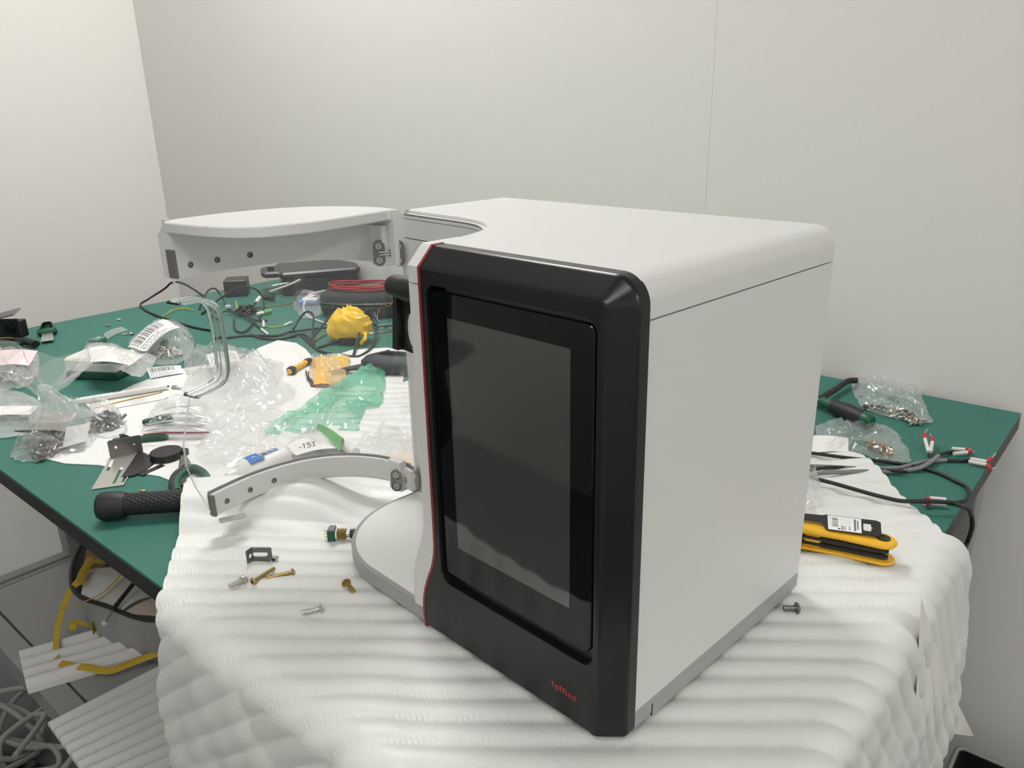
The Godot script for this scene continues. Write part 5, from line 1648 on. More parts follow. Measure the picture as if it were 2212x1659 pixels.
	o = film_bag("paper_bag", "clear bag of folded white papers lying on the white box", [Vector2(-1.401, -0.064), Vector2(-1.426, -0.086), Vector2(-1.389, -0.101), Vector2(-1.348, -0.111), Vector2(-1.276, -0.118), Vector2(-1.221, -0.131), Vector2(-1.154, -0.090), Vector2(-1.119, -0.059), Vector2(-1.173, -0.053), Vector2(-1.232, -0.051), Vector2(-1.268, -0.027)], 0.014, 46, M.film_thick, TT + 0.043, 0.8)
	sheet_part("paper", o, [Vector3(-1.3681, 1.1200, -0.0574), Vector3(-1.3258, 1.1220, -0.0940), Vector3(-1.1826, 1.1200, -0.0692), Vector3(-1.2645, 1.1200, -0.0270)], M.paper, 0.004)
	sheet_part("paper", o, [Vector3(-1.3209, 1.1170, -0.0782), Vector3(-1.2368, 1.1180, -0.1148), Vector3(-1.1917, 1.1170, -0.0662), Vector3(-1.2567, 1.1160, -0.0393)], M.paper, 0.003)
	# bag with a printed label and screws
	o = film_bag("label_bag", "clear screw bag with a curled white printed barcode label", [Vector2(-1.514, -0.181), Vector2(-1.604, -0.235), Vector2(-1.696, -0.321), Vector2(-1.612, -0.340), Vector2(-1.509, -0.318), Vector2(-1.377, -0.268), Vector2(-1.297, -0.205), Vector2(-1.315, -0.168), Vector2(-1.368, -0.155)], 0.034, 47, M.film, TT, 1.1)
	sheet_part("label", o, [Vector3(-1.4273, 1.0900, -0.1487), Vector3(-1.5379, 1.1080, -0.2714), Vector3(-1.4220, 1.1120, -0.2647), Vector3(-1.3520, 1.0940, -0.1608)], print_mat("barcode"), 0.010)
	screw_heap("bagged_screws", "bright steel screws under the curled barcode label", centre([Vector2(-1.382, -0.194), Vector2(-1.362, -0.221)]), 0.034, 0.020, -0.6, 0.018, 70, 8, TT + 0.001, M.steel, 0.008, 0.0035)
	# thin label strip
	var ls := thing("label_strip", "narrow white barcode strip lying flat on the foam mat", "label", Vector3(-1.2577, 1.0710, -0.1539))
	sheet_part("strip", ls, [Vector3(-1.3089, 1.0715, -0.1384), Vector3(-1.2740, 1.0715, -0.1937), Vector3(-1.2181, 1.0715, -0.1753), Vector3(-1.2326, 1.0715, -0.1168)], print_mat("barcode"), 0.001)
	# centre: heap of crumpled bags
	o = film_bag("label_bag", "crumpled clear bag with a white text label in the middle of the table", [Vector2(-1.300, -0.214), Vector2(-1.359, -0.260), Vector2(-1.355, -0.311), Vector2(-1.261, -0.328), Vector2(-1.197, -0.327), Vector2(-1.115, -0.336), Vector2(-1.018, -0.270), Vector2(-0.997, -0.220), Vector2(-1.031, -0.183), Vector2(-1.094, -0.160), Vector2(-1.176, -0.165)], 0.036, 48, M.film, TT + 0.002, 1.5)
	sheet_part("label", o, [Vector3(-1.2146, 1.0980, -0.2251), Vector3(-1.2032, 1.0960, -0.2823), Vector3(-1.1289, 1.0960, -0.2557), Vector3(-1.1266, 1.1000, -0.1939)], print_mat("text"), 0.004)
	film_bag("parts_bag", "crumpled clear bag behind the shiny silver strips", [Vector2(-1.152, -0.150), Vector2(-1.202, -0.219), Vector2(-1.105, -0.258), Vector2(-1.012, -0.276), Vector2(-0.945, -0.266), Vector2(-0.906, -0.207), Vector2(-0.933, -0.152), Vector2(-0.992, -0.113), Vector2(-1.066, -0.109)], 0.040, 49, M.film, TT + 0.002, 1.6)
	o = film_bag("strip_bag", "zip bag of shiny silver strips with a red zip line", [Vector2(-0.947, 0.009), Vector2(-1.022, -0.028), Vector2(-1.086, -0.075), Vector2(-1.082, -0.111), Vector2(-1.022, -0.127), Vector2(-0.932, -0.110), Vector2(-0.868, -0.073), Vector2(-0.875, -0.030), Vector2(-0.914, -0.006)], 0.026, 50, M.film, TT + 0.002, 1.0)
	zip_strip(o, [Vector3(-0.9132, 1.0860, 0.0168)][0], [Vector3(-0.8405, 1.0880, -0.0554)][0], M.accent_red, 0.0011)
	for k in 4:
		var s: Vector3 = [Vector3(-0.9436, 1.0780, -0.0044), Vector3(-0.9631, 1.0800, -0.0198), Vector3(-0.9850, 1.0820, -0.0403), Vector3(-1.0069, 1.0820, -0.0609)][k]
		var e: Vector3 = [Vector3(-0.8714, 1.0800, -0.0686), Vector3(-0.8897, 1.0820, -0.0797), Vector3(-0.9225, 1.0820, -0.0911), Vector3(-0.9599, 1.0820, -0.1003)][k]
		sheet_part("silver_strip", o, [s, e, e + Vector3(0.004, 0.004, 0.014), s + Vector3(0.004, 0.004, 0.014)], M.silver_film, 0.006)
	var gp := thing("green_pen", "dark green rounded pen end sticking out of the silver strip bag", "pen", Vector3(-0.9885, 1.0740, -0.0251))
	turned("barrel", gp, Vector3(-0.9970, 1.0750, -0.0113), Vector3(-0.9803, 1.0750, -0.0542), [[0.002, 0.0], [0.0050, 0.05], [0.0058, 0.2], [0.0058, 1.0]], M.tool_green_dark, 14)
	# large clear zip bag
	o = film_bag("zip_bag", "large clear zip bag lying empty behind the curved bottom rail", [Vector2(-0.796, -0.013), Vector2(-0.852, -0.044), Vector2(-0.927, -0.107), Vector2(-0.945, -0.158), Vector2(-0.880, -0.193), Vector2(-0.818, -0.192), Vector2(-0.748, -0.151), Vector2(-0.709, -0.104), Vector2(-0.715, -0.070), Vector2(-0.737, -0.024)], 0.020, 51, M.film, TT + 0.003, 1.2)
	for k in 4: zip_strip(o, [Vector3(-0.8253, 1.0860, -0.0364), Vector3(-0.8148, 1.0860, -0.0316), Vector3(-0.8045, 1.0860, -0.0269), Vector3(-0.7957, 1.0850, -0.0241)][k], [Vector3(-0.7086, 1.0860, -0.1076), Vector3(-0.6994, 1.0860, -0.1023), Vector3(-0.6908, 1.0860, -0.0967), Vector3(-0.6851, 1.0840, -0.0925)][k], M.film_thick, 0.0008)
	# silicone tube
	var ta_: Vector3 = Vector3(-0.6816, 1.0820, -0.0138)
	var tb_: Vector3 = Vector3(-0.6913, 1.0820, -0.0972)
	var tu := thing("sealant_tube", "white squeeze tube with a blue label behind the bottom rail", "tube", (ta_ + tb_) / 2)
	turned("nozzle", tu, ta_ - (tb_ - ta_) * 0.10, ta_.lerp(tb_, 0.08), [[0.0055, 0.0], [0.0065, 0.1], [0.0070, 1.0]], M.white_plastic, 16)
	turned("shoulder", tu, ta_.lerp(tb_, 0.06), ta_.lerp(tb_, 0.26), [[0.0070, 0.0], [0.0115, 0.35], [0.0165, 1.0]], M.white_plastic, 20)
	var dt := (tb_ - ta_).normalized()
	part("tube_body", tube([ta_.lerp(tb_, 0.25) - tu.position, ta_.lerp(tb_, 0.6) - tu.position, tb_ - tu.position], 0.0185, 22, false, 0.62, 1.12), M.white_plastic, tu)
	var px := dt.cross(Vector3.UP).normalized()
	var lb := ta_.lerp(tb_, 0.28) + Vector3(0, 0.0118, 0)
	var le := ta_.lerp(tb_, 0.56) + Vector3(0, 0.0124, 0)
	sheet_part("blue_label", tu, [lb - px * 0.0125, le - px * 0.0125, le + px * 0.0125, lb + px * 0.0125], M.blue_label, 0.0006)
	for k in 3:      # dark printed characters past the blue label
		var q := ta_.lerp(tb_, 0.62 + 0.11 * k) + Vector3(0, 0.0128, 0)
		for s in [[0.0, -0.004, 0.008, 0.0012], [0.0, 0.0, 0.007, 0.0012], [0.0, 0.004, 0.008, 0.0012], [0.003, 0.0, 0.0012, 0.009], [-0.003, 0.002, 0.0012, 0.006]]:
			part("print_mark", rbox(Vector3(s[2], 0.0004, s[3]), 0.0002, 0.0001), M.ink if k < 1 else M.wire_blue, tu, q + dt * s[0] + px * s[1] - tu.position, Vector3(0, atan2(-dt.z, dt.x), 0))
	part("print_mark", rbox(Vector3(0.006, 0.0004, 0.0012), 0.0002, 0.0001), M.paper, tu, lb.lerp(le, 0.45) + Vector3(0, 0.0014, 0) - tu.position, Vector3(0, atan2(-dt.z, dt.x) + 1.0, 0))
	part("print_mark", rbox(Vector3(0.006, 0.0004, 0.0012), 0.0002, 0.0001), M.paper, tu, lb.lerp(le, 0.58) + Vector3(0, 0.0014, 0) - tu.position, Vector3(0, atan2(-dt.z, dt.x) + 2.1, 0))
	# packet printed -151
	o = film_bag("printed_packet", "grey white packet printed with the number 151 behind the rail", [Vector2(-0.728, -0.120), Vector2(-0.751, -0.152), Vector2(-0.750, -0.193), Vector2(-0.693, -0.195), Vector2(-0.647, -0.171), Vector2(-0.645, -0.135), Vector2(-0.674, -0.115), Vector2(-0.701, -0.106)], 0.022, 52, M.film_thick, TT + 0.004, 0.9)
	sheet_part("card", o, [Vector3(-0.7102, 1.0860, -0.1131), Vector3(-0.7062, 1.0880, -0.1677), Vector3(-0.6409, 1.0880, -0.1565), Vector3(-0.6659, 1.0860, -0.1041)], M.paper, 0.003)
	var tm := TextMesh.new()
	tm.text = "-151"
	var f := SystemFont.new()
	f.font_names = PackedStringArray(["Droid Sans"])
	tm.font = f
	tm.font_size = 48
	tm.pixel_size = 0.00026
	tm.depth = 0.0004
	var w: Vector3 = [Vector3(-0.6483, 1.1040, -0.1138)][0]
	part("lettering", tm, M.ink, o, w - o.position, Vector3(-1.0, 0.75, 0.25))
	# green and white tube in clear wrap
	var ga: Vector3 = Vector3(-0.7236, 1.0800, -0.1776)
	var gb: Vector3 = Vector3(-0.6441, 1.0800, -0.1690)
	var gt := thing("green_sachet", "bright green and white sachet poking out beside the printed packet", "sachet", (ga + gb) / 2)
	sheet_part("green_side", gt, [ga + Vector3(0, 0.018, 0), gb + Vector3(0, 0.020, 0), gb + Vector3(0.016, 0.008, 0.016), ga + Vector3(-0.002, 0.010, 0.004)], M.plug_green, 0.003)
	sheet_part("white_side", gt, [ga + Vector3(0, 0.018, 0), gb + Vector3(0, 0.020, 0), gb + Vector3(-0.012, 0.006, -0.012), ga + Vector3(-0.010, 0.004, 0.002)], M.paper, 0.003)
	var wa: Vector3 = Vector3(-0.6668, 1.0820, -0.1792)
	var wd: Vector3 = Vector3(-0.6185, 1.0820, -0.1729)
	var wcap := thing("plastic_spool", "small ivory plastic cylinder inside the clear wrap", "spool", (wa + wd) / 2)
	turned("body", wcap, wa, wd, [[0.0075, 0.0], [0.0082, 0.06], [0.0082, 0.94], [0.0075, 1.0]], M.white_plastic, 18)
	# green film
	o = film_bag("green_film", "long strip of translucent green plastic film across the foam", [Vector2(-0.806, -0.131), Vector2(-0.828, -0.156), Vector2(-0.856, -0.215), Vector2(-0.914, -0.302), Vector2(-0.956, -0.394), Vector2(-0.993, -0.480), Vector2(-0.968, -0.482), Vector2(-0.835, -0.382), Vector2(-0.769, -0.326), Vector2(-0.778, -0.306), Vector2(-0.738, -0.265), Vector2(-0.693, -0.223), Vector2(-0.746, -0.211), Vector2(-0.749, -0.168), Vector2(-0.773, -0.141)], 0.016, 53, M.film_green, TT + 0.006, 1.5)
	# yellow zip bag
	o = film_bag("yellow_bag", "flat zip bag with bright yellow contents on the foam mat", [Vector2(-0.965, -0.310), Vector2(-1.123, -0.405), Vector2(-1.114, -0.430), Vector2(-1.070, -0.461), Vector2(-0.986, -0.410), Vector2(-0.906, -0.349), Vector2(-0.920, -0.323)], 0.014, 54, M.film, TT + 0.002, 0.9)
	sheet_part("yellow_card", o, [Vector3(-1.1039, 1.0740, -0.3960), Vector3(-1.0738, 1.0760, -0.4224), Vector3(-0.9242, 1.0750, -0.3274), Vector3(-0.9529, 1.0740, -0.3057)], M.yellow, 0.003)
	sheet_part("yellow_insert", o, [Vector3(-1.0846, 1.0750, -0.4259), Vector3(-1.0524, 1.0760, -0.4498), Vector3(-0.9799, 1.0750, -0.4033), Vector3(-0.9860, 1.0750, -0.3671)], M.yellow_bag, 0.003)
	sheet_part("frosted_side", o, [Vector3(-1.0648, 1.0790, -0.4006), Vector3(-1.0196, 1.0790, -0.4237), Vector3(-0.9016, 1.0780, -0.3430), Vector3(-0.9288, 1.0780, -0.3188)], M.film_yellow, 0.003)
	zip_strip(o, [Vector3(-0.9384, 1.0760, -0.2971)][0], [Vector3(-0.8928, 1.0760, -0.3310)][0], M.accent_red, 0.0009)
	# clear bag by the hinge, with a pale cork sheet below
	film_bag("parts_bag", "crumpled clear bag lying against the door's hinge side", [Vector2(-0.646, -0.189), Vector2(-0.673, -0.237), Vector2(-0.661, -0.268), Vector2(-0.615, -0.272), Vector2(-0.559, -0.230), Vector2(-0.560, -0.197), Vector2(-0.590, -0.178), Vector2(-0.614, -0.173)], 0.028, 55, M.film, TT + 0.006, 1.2)
	var ck := thing("cork_sheet", "pale tan sheet corner under the clear bag at the hinge", "sheet", Vector3(-0.5578, 1.0800, -0.2081))
	sheet_part("sheet", ck, [Vector3(-0.5667, 1.0840, -0.1881), Vector3(-0.5602, 1.0860, -0.2230), Vector3(-0.5214, 1.0860, -0.2026), Vector3(-0.5377, 1.0840, -0.1810)], M.cork, 0.002)
# ---------------------------------------------------------------- things beyond the instrument
func ferrule(o: Node3D, a: Vector3, b: Vector3, c: Vector3, e: Vector3):      # sleeve a-b, red collar b-c, pin c-e
	turned("sleeve", o, a, b, [[0.0026, 0.0], [0.0026, 1.0]], M.cable_white, 12)
	turned("collar", o, b, c, [[0.0020, 0.0], [0.0030, 0.4], [0.0030, 1.0]], M.red_wire, 12)
	turned("pin", o, c, e, [[0.0012, 0.0], [0.0010, 1.0]], M.steel, 8)

func right_things():
	# screwdriver, its shaft hidden behind the instrument
	var a: Vector3 = Vector3(-0.2167, 1.0820, -0.8196)
	var b: Vector3 = Vector3(-0.1209, 1.0820, -0.7846)
	var d := (b - a).normalized()
	var o := thing("screwdriver", "screwdriver with a black and dark green handle behind the instrument", "screwdriver", (a + b) / 2)
	turned("shaft", o, a - d * 0.07, a, [[0.003, 0.0], [0.003, 1.0]], M.steel, 12)
	turned("collar", o, a - d * 0.004, a.lerp(b, 0.24), [[0.0062, 0.0], [0.0085, 0.15], [0.0088, 0.7], [0.0098, 1.0]], M.tool_green, 20)
	turned("grip", o, a.lerp(b, 0.22), a.lerp(b, 0.86), [[0.0100, 0.0], [0.0118, 0.12], [0.0140, 0.45], [0.0132, 0.75], [0.0112, 1.0]], M.rubber_black, 24, 60.0)
	turned("butt", o, a.lerp(b, 0.82), b, [[0.0112, 0.0], [0.0118, 0.3], [0.0112, 0.8], [0.0080, 1.0]], M.tool_green, 24, 50.0)
	# dark rod tool
	o = thing("probe", "bent black rubber covered rod at the back edge of the table", "tool", Vector3(-0.2339, 1.0760, -0.9197))
	part("rod", tube(curve(local([Vector3(-0.2279, 1.0800, -0.8167), Vector3(-0.2285, 1.0800, -0.8524), Vector3(-0.2297, 1.0800, -0.9018), Vector3(-0.2311, 1.0810, -0.9462), Vector3(-0.2271, 1.0810, -0.9599), Vector3(-0.2199, 1.0810, -0.9664)], o.position), 5), 0.0052, 12), M.rubber_black, o)
	# bags
	o = film_bag("screw_bag", "open clear bag of small screws by the back edge of the table", [Vector2(-0.239, -0.987), Vector2(-0.221, -1.030), Vector2(-0.186, -1.047), Vector2(-0.143, -1.051), Vector2(-0.118, -0.989), Vector2(-0.086, -0.923), Vector2(-0.062, -0.872), Vector2(-0.084, -0.860), Vector2(-0.116, -0.854), Vector2(-0.151, -0.856), Vector2(-0.189, -0.895)], 0.024, 61, M.film, TT, 1.2)
	screw_heap("bagged_screws", "small bright screws at the bottom of the open clear bag", centre([Vector2(-0.117, -0.862), Vector2(-0.091, -0.880)]), 0.040, 0.016, 0.5, 0.012, 70, 9, TT + 0.001, M.steel, 0.008, 0.0036)
	screw_heap("bagged_screws", "few loose screws in the corner of the open clear bag", centre([Vector2(-0.157, -0.871), Vector2(-0.142, -0.872)]), 0.022, 0.007, -0.3, 0.006, 16, 10, TT + 0.001, M.steel_dark, 0.008, 0.0036)
	o = film_bag("terminal_bag", "clear zip bag of brass crimp terminals with a white paper slip", [Vector2(-0.171, -0.702), Vector2(-0.189, -0.749), Vector2(-0.164, -0.782), Vector2(-0.131, -0.807), Vector2(-0.092, -0.801), Vector2(-0.063, -0.760), Vector2(-0.035, -0.707), Vector2(-0.056, -0.678), Vector2(-0.099, -0.678), Vector2(-0.121, -0.644), Vector2(-0.146, -0.632)], 0.018, 62, M.film, TT, 1.1)
	sheet_part("paper_slip", o, [Vector3(-0.1699, 1.0760, -0.6872), Vector3(-0.1264, 1.0770, -0.7117), Vector3(-0.1056, 1.0760, -0.6651), Vector3(-0.1455, 1.0740, -0.6259)], M.paper, 0.002)
	screw_heap("bagged_terminals", "brass crimp terminals spilled inside the zip bag with the paper slip", centre([Vector2(-0.099, -0.727), Vector2(-0.073, -0.715)]), 0.026, 0.010, 0.5, 0.010, 30, 11, TT + 0.001, M.brass, 0.010, 0.003)
	film_bag("parts_bag", "crumpled bit of clear bag tucked against the instrument's back", [Vector2(-0.110, -0.527), Vector2(-0.103, -0.547), Vector2(-0.088, -0.538), Vector2(-0.071, -0.492), Vector2(-0.066, -0.463), Vector2(-0.077, -0.455)], 0.024, 63, M.film, TT + 0.006, 1.3)
	# cables with ferrules
	o = cable("ferrule_cable", "grey cable ending in two white sleeved ferrules at the table edge", [Vector3(-0.1281, 1.0770, -0.5780), Vector3(-0.1205, 1.0770, -0.5829), Vector3(-0.0980, 1.0770, -0.5996), Vector3(-0.0684, 1.0760, -0.6216), Vector3(-0.0511, 1.0710, -0.6520), Vector3(-0.0353, 1.0710, -0.6726), Vector3(-0.0258, 1.0710, -0.6957), Vector3(-0.0147, 1.0710, -0.7204), Vector3(0.0015, 1.0710, -0.7395)], 0.0030, M.cable_grey)
	strand(o, "dark_jacket", [Vector3(-0.0004, 1.0710, -0.7378), Vector3(0.0128, 1.0710, -0.7478), Vector3(0.0239, 1.0710, -0.7601)], 0.0026, M.cable_black)
	ferrule(o, Vector3(0.0265, 1.0730, -0.7503), Vector3(0.0478, 1.0730, -0.7554), Vector3(0.0559, 1.0730, -0.7467), Vector3(0.0605, 1.0730, -0.7529))
	ferrule(o, Vector3(0.0272, 1.0760, -0.7546), Vector3(0.0462, 1.0760, -0.7595), [Vector3(0.0501, 1.0800, -0.7658)][0], [Vector3(0.0513, 1.0840, -0.7781)][0])
	o = cable("ferrule_cable", "grey cable ending in two ferrules short of the table edge", [Vector3(-0.1155, 1.0770, -0.5518), Vector3(-0.1093, 1.0770, -0.5594), Vector3(-0.0968, 1.0770, -0.5768), Vector3(-0.0647, 1.0770, -0.6123), Vector3(-0.0372, 1.0710, -0.6528), Vector3(-0.0256, 1.0710, -0.6694), Vector3(-0.0136, 1.0740, -0.6839), Vector3(-0.0093, 1.0750, -0.7116), Vector3(-0.0094, 1.0740, -0.7398)], 0.0030, M.cable_grey)
	strand(o, "dark_jacket", [Vector3(-0.0092, 1.0740, -0.7356), Vector3(-0.0085, 1.0730, -0.7544), Vector3(-0.0020, 1.0710, -0.7774)], 0.0026, M.cable_black)
	ferrule(o, Vector3(-0.0049, 1.0730, -0.7820), Vector3(0.0096, 1.0730, -0.7908), Vector3(0.0125, 1.0730, -0.7934), Vector3(0.0153, 1.0730, -0.7983))
	ferrule(o, Vector3(0.0029, 1.0730, -0.7649), Vector3(0.0151, 1.0730, -0.7826), Vector3(0.0179, 1.0730, -0.7895), Vector3(0.0227, 1.0730, -0.7917))
	o = cable("ferrule_cable", "dark cable end with two upright ferrules spread in a fork", [Vector3(-0.0382, 1.0710, -0.6538), Vector3(-0.0209, 1.0710, -0.6818), Vector3(-0.0129, 1.0710, -0.7221), Vector3(-0.0220, 1.0710, -0.7437)], 0.0030, M.cable_black)
	ferrule(o, Vector3(-0.0243, 1.0740, -0.7456), [Vector3(-0.0405, 1.0800, -0.7757)][0], [Vector3(-0.0462, 1.0820, -0.7878)][0], [Vector3(-0.0485, 1.0830, -0.8092)][0])
	ferrule(o, Vector3(-0.0219, 1.0740, -0.7457), [Vector3(-0.0285, 1.0800, -0.7705)][0], [Vector3(-0.0334, 1.0820, -0.7805)][0], [Vector3(-0.0397, 1.0830, -0.7929)][0])
	o = cable("ferrule_cable", "black cable curling back at the table edge to two ferrules", [Vector3(-0.1477, 1.0780, -0.6183), Vector3(-0.1386, 1.0780, -0.6223), Vector3(-0.0926, 1.0770, -0.6438), Vector3(-0.0543, 1.0710, -0.6799), Vector3(-0.0155, 1.0710, -0.6908), Vector3(0.0117, 1.0710, -0.6879), Vector3(0.0326, 1.0710, -0.6783), Vector3(0.0467, 1.0710, -0.6709), Vector3(0.0569, 1.0710, -0.6532), Vector3(0.0600, 1.0710, -0.6318), Vector3(0.0574, 1.0710, -0.6191), Vector3(0.0503, 1.0710, -0.6108), Vector3(0.0437, 1.0710, -0.6080)], 0.0026, M.cable_black)
	ferrule(o, Vector3(0.0422, 1.0730, -0.6100), Vector3(0.0262, 1.0730, -0.6003), Vector3(0.0250, 1.0730, -0.5923), Vector3(0.0243, 1.0730, -0.5865))
	ferrule(o, Vector3(0.0468, 1.0730, -0.5956), Vector3(0.0310, 1.0730, -0.5860), Vector3(0.0290, 1.0730, -0.5791), Vector3(0.0278, 1.0730, -0.5746))
	o = cable("cable", "black cable running over the foam and hanging off the table", [Vector3(-0.1118, 1.0815, -0.5367), Vector3(-0.1009, 1.0825, -0.5363), Vector3(-0.0768, 1.0825, -0.5399), Vector3(-0.0496, 1.0825, -0.5415), Vector3(-0.0295, 1.0825, -0.5425), Vector3(-0.0108, 1.0825, -0.5444), Vector3(0.0087, 1.0825, -0.5489), Vector3(0.0274, 1.0835, -0.5620), Vector3(0.0463, 1.0845, -0.5753), Vector3(0.0569, 1.0805, -0.5889)] + [Vector3(0.0710, 1.0895, -0.5690)] + [Vector3(0.0891, 1.1120, -0.5204), Vector3(0.0864, 1.0900, -0.5523), Vector3(0.0847, 1.0649, -0.5731)] + [Vector3(0.0760, 1.0293, -0.6053), Vector3(0.0778, 1.0225, -0.5835), Vector3(0.0778, 1.0088, -0.5835)], 0.0028, M.cable_black)
	cable("cable", "thin black cable lying beside the two grey cables", [Vector3(-0.1185, 1.0780, -0.5579), Vector3(-0.1137, 1.0780, -0.5683), Vector3(-0.1064, 1.0780, -0.5849), Vector3(-0.0972, 1.0780, -0.5974), Vector3(-0.0689, 1.0770, -0.6224), Vector3(-0.0417, 1.0740, -0.6459), Vector3(-0.0220, 1.0740, -0.6582)], 0.0022, M.cable_black)
	hex_set()

func hex_set():
	# folding hex keys lying on their side: two yellow side plates with black keys between
	var p := Vector3(-0.0107, 0, -0.3921)
	p.y = TT + 0.0065
	var o := thing("folding_hex_keys", "yellow folding hex key set with a black hang tag", "hex keys", p)
	o.rotation.y = 0.335
	var L := 0.135
	var side := func(w0: float, w1: float) -> PackedVector2Array:
		var q := PackedVector2Array()
		for i in 11: q.append(Vector2(L / 2 - w1 + w1 * cos(-PI / 2 + PI * i / 10), w1 * sin(-PI / 2 + PI * i / 10)))
		q.append(Vector2(0.01, w0 * 0.92))
		for i in 11: q.append(Vector2(-L / 2 + w1 + w1 * cos(PI / 2 + PI * i / 10), w1 * sin(PI / 2 + PI * i / 10)))
		q.append(Vector2(0.01, -w0 * 0.92))
		return q
	part("side_plate", plate(side.call(0.0125, 0.0140), 0.0, 0.0042, 0.0012, [], 50.0), M.yellow, o)
	part("side_plate", plate(side.call(0.0125, 0.0140), 0.0190, 0.0270, 0.0028, [], 50.0), M.yellow, o)
	part("bridge", rbox(Vector3(0.020, 0.0155, 0.020), 0.004, 0.001), M.yellow, o, Vector3(-0.018, 0.0038, -0.002))
	for e in [-1.0, 1.0]:
		part("pivot", lathe([[0.0072, 0.0], [0.0072, 0.0010], [0.0052, 0.0011], [0.0040, 0.0004], [0.0030, 0.0003]], 24), M.plastic_black, o, Vector3(e * (L / 2 - 0.0145), 0.0270, 0.0))
		part("pivot_pin", lathe([[0.0034, 0.0], [0.0034, 0.0155]], 16), M.steel_dark, o, Vector3(e * (L / 2 - 0.0145), 0.0040, 0))
	for k in [[0.0052, 0.0058, 0.0065], [0.0122, 0.0060, 0.0060], [0.0080, -0.0010, 0.0050]]:
		part("hex_key", rod_bar(0.088, k[2], 0.0055), M.rubber_black, o, Vector3(0.016, k[0], k[1]))
	for k in [[0.0055, -0.006, 0.005], [0.0125, -0.006, 0.005]]:
		part("hex_key", rod_bar(0.070, k[2], 0.005), M.rubber_black, o, Vector3(-0.040, k[0], k[1]))
	# hang tag: an arm hooked on the far pivot, card, euro slot and printed label
	var tg := PackedVector2Array([Vector2(-0.058, -0.0145), Vector2(-0.010, -0.0165), Vector2(-0.006, -0.0185), Vector2(0.046, -0.0190), Vector2(0.0505, -0.0165), Vector2(0.0505, 0.0055), Vector2(0.047, 0.0090), Vector2(-0.004, 0.0085), Vector2(-0.007, 0.0050), Vector2(-0.010, -0.0040), Vector2(-0.058, -0.0060)])
	var slot := PackedVector2Array([Vector2(0.0325, -0.0105), Vector2(0.0335, -0.0120), Vector2(0.0395, -0.0120), Vector2(0.0405, -0.0105), Vector2(0.0405, -0.0070), Vector2(0.0440, -0.0050), Vector2(0.0405, -0.0030), Vector2(0.0405, 0.0010), Vector2(0.0395, 0.0025), Vector2(0.0335, 0.0025), Vector2(0.0325, 0.0010)])
	var t := part("hang_tag", plate(tg, 0.0, 0.0012, 0.0002, [slot]), M.plastic_black, o, Vector3(0, 0.0300, 0), Vector3(0.16, 0.10, 0.02))
	var q := [Vector3(-0.0045, 0.0013, -0.0175), Vector3(0.0305, 0.0013, -0.0178), Vector3(0.0305, 0.0013, 0.0082), Vector3(-0.0035, 0.0013, 0.0080)]
	var lm := sheet_part("printed_label", o, [o.position + q[0], o.position + q[1], o.position + q[2], o.position + q[3]], print_mat("tag"))
	lm.transform = t.transform

func rod_bar(l: float, w: float, h: float) -> ArrayMesh:
	var t := PackedVector3Array()
	var loops := []
	for x in [-l / 2, -l / 2 + 0.001, l / 2 - 0.003, l / 2]:
		var lp := PackedVector3Array()
		var f := 0.8 if absf(x) > l / 2 - 0.0005 else 1.0
		for i in 6:
			var a := TAU * i / 6 + PI / 6
			lp.append(Vector3(x, h / 2 + sin(a) * h * 0.56 * f, cos(a) * w * 0.56 * f))
		loops.append(lp)
	solid(t, loops)
	return finish(t, 25.0)

# ---------------------------------------------------------------- under and beside the table
const SH := 0.49      # shelf top

func ridged(q: Array, y: float, ridges: int, amp: float, c: Vector2) -> ArrayMesh:      # foam strip on four corners; ridges run from side 0-3 to side 1-2
	var nu := 20
	var nv := ridges * 8
	var t := PackedVector3Array()
	var up := []
	for j in nv + 1:
		var v := float(j) / nv
		var l := PackedVector3Array()
		for i in nu + 1:
			var u := float(i) / nu
			var p: Vector2 = q[0].lerp(q[1], u).lerp(q[3].lerp(q[2], u), v) - c
			l.append(Vector3(p.x, y + 0.002 + amp * pow(0.5 - 0.5 * cos(TAU * v * ridges), 0.8), p.y))
		up.append(l)
	var lo := []
	for l in up:
		var b := PackedVector3Array()
		for p in l: b.append(Vector3(p.x, 0.0008, p.z))
		lo.append(b)
	skin(t, up, false, -1)
	skin(t, lo, false, 1)
	for i in nu:
		quad(t, up[0][i], lo[0][i], lo[0][i + 1], up[0][i + 1])
		quad(t, up[nv][i], up[nv][i + 1], lo[nv][i + 1], lo[nv][i])
	for j in nv:
		quad(t, up[j][0], up[j + 1][0], lo[j + 1][0], lo[j][0])
		quad(t, up[j][nu], lo[j][nu], lo[j + 1][nu], up[j + 1][nu])
	return finish(t, 50.0)

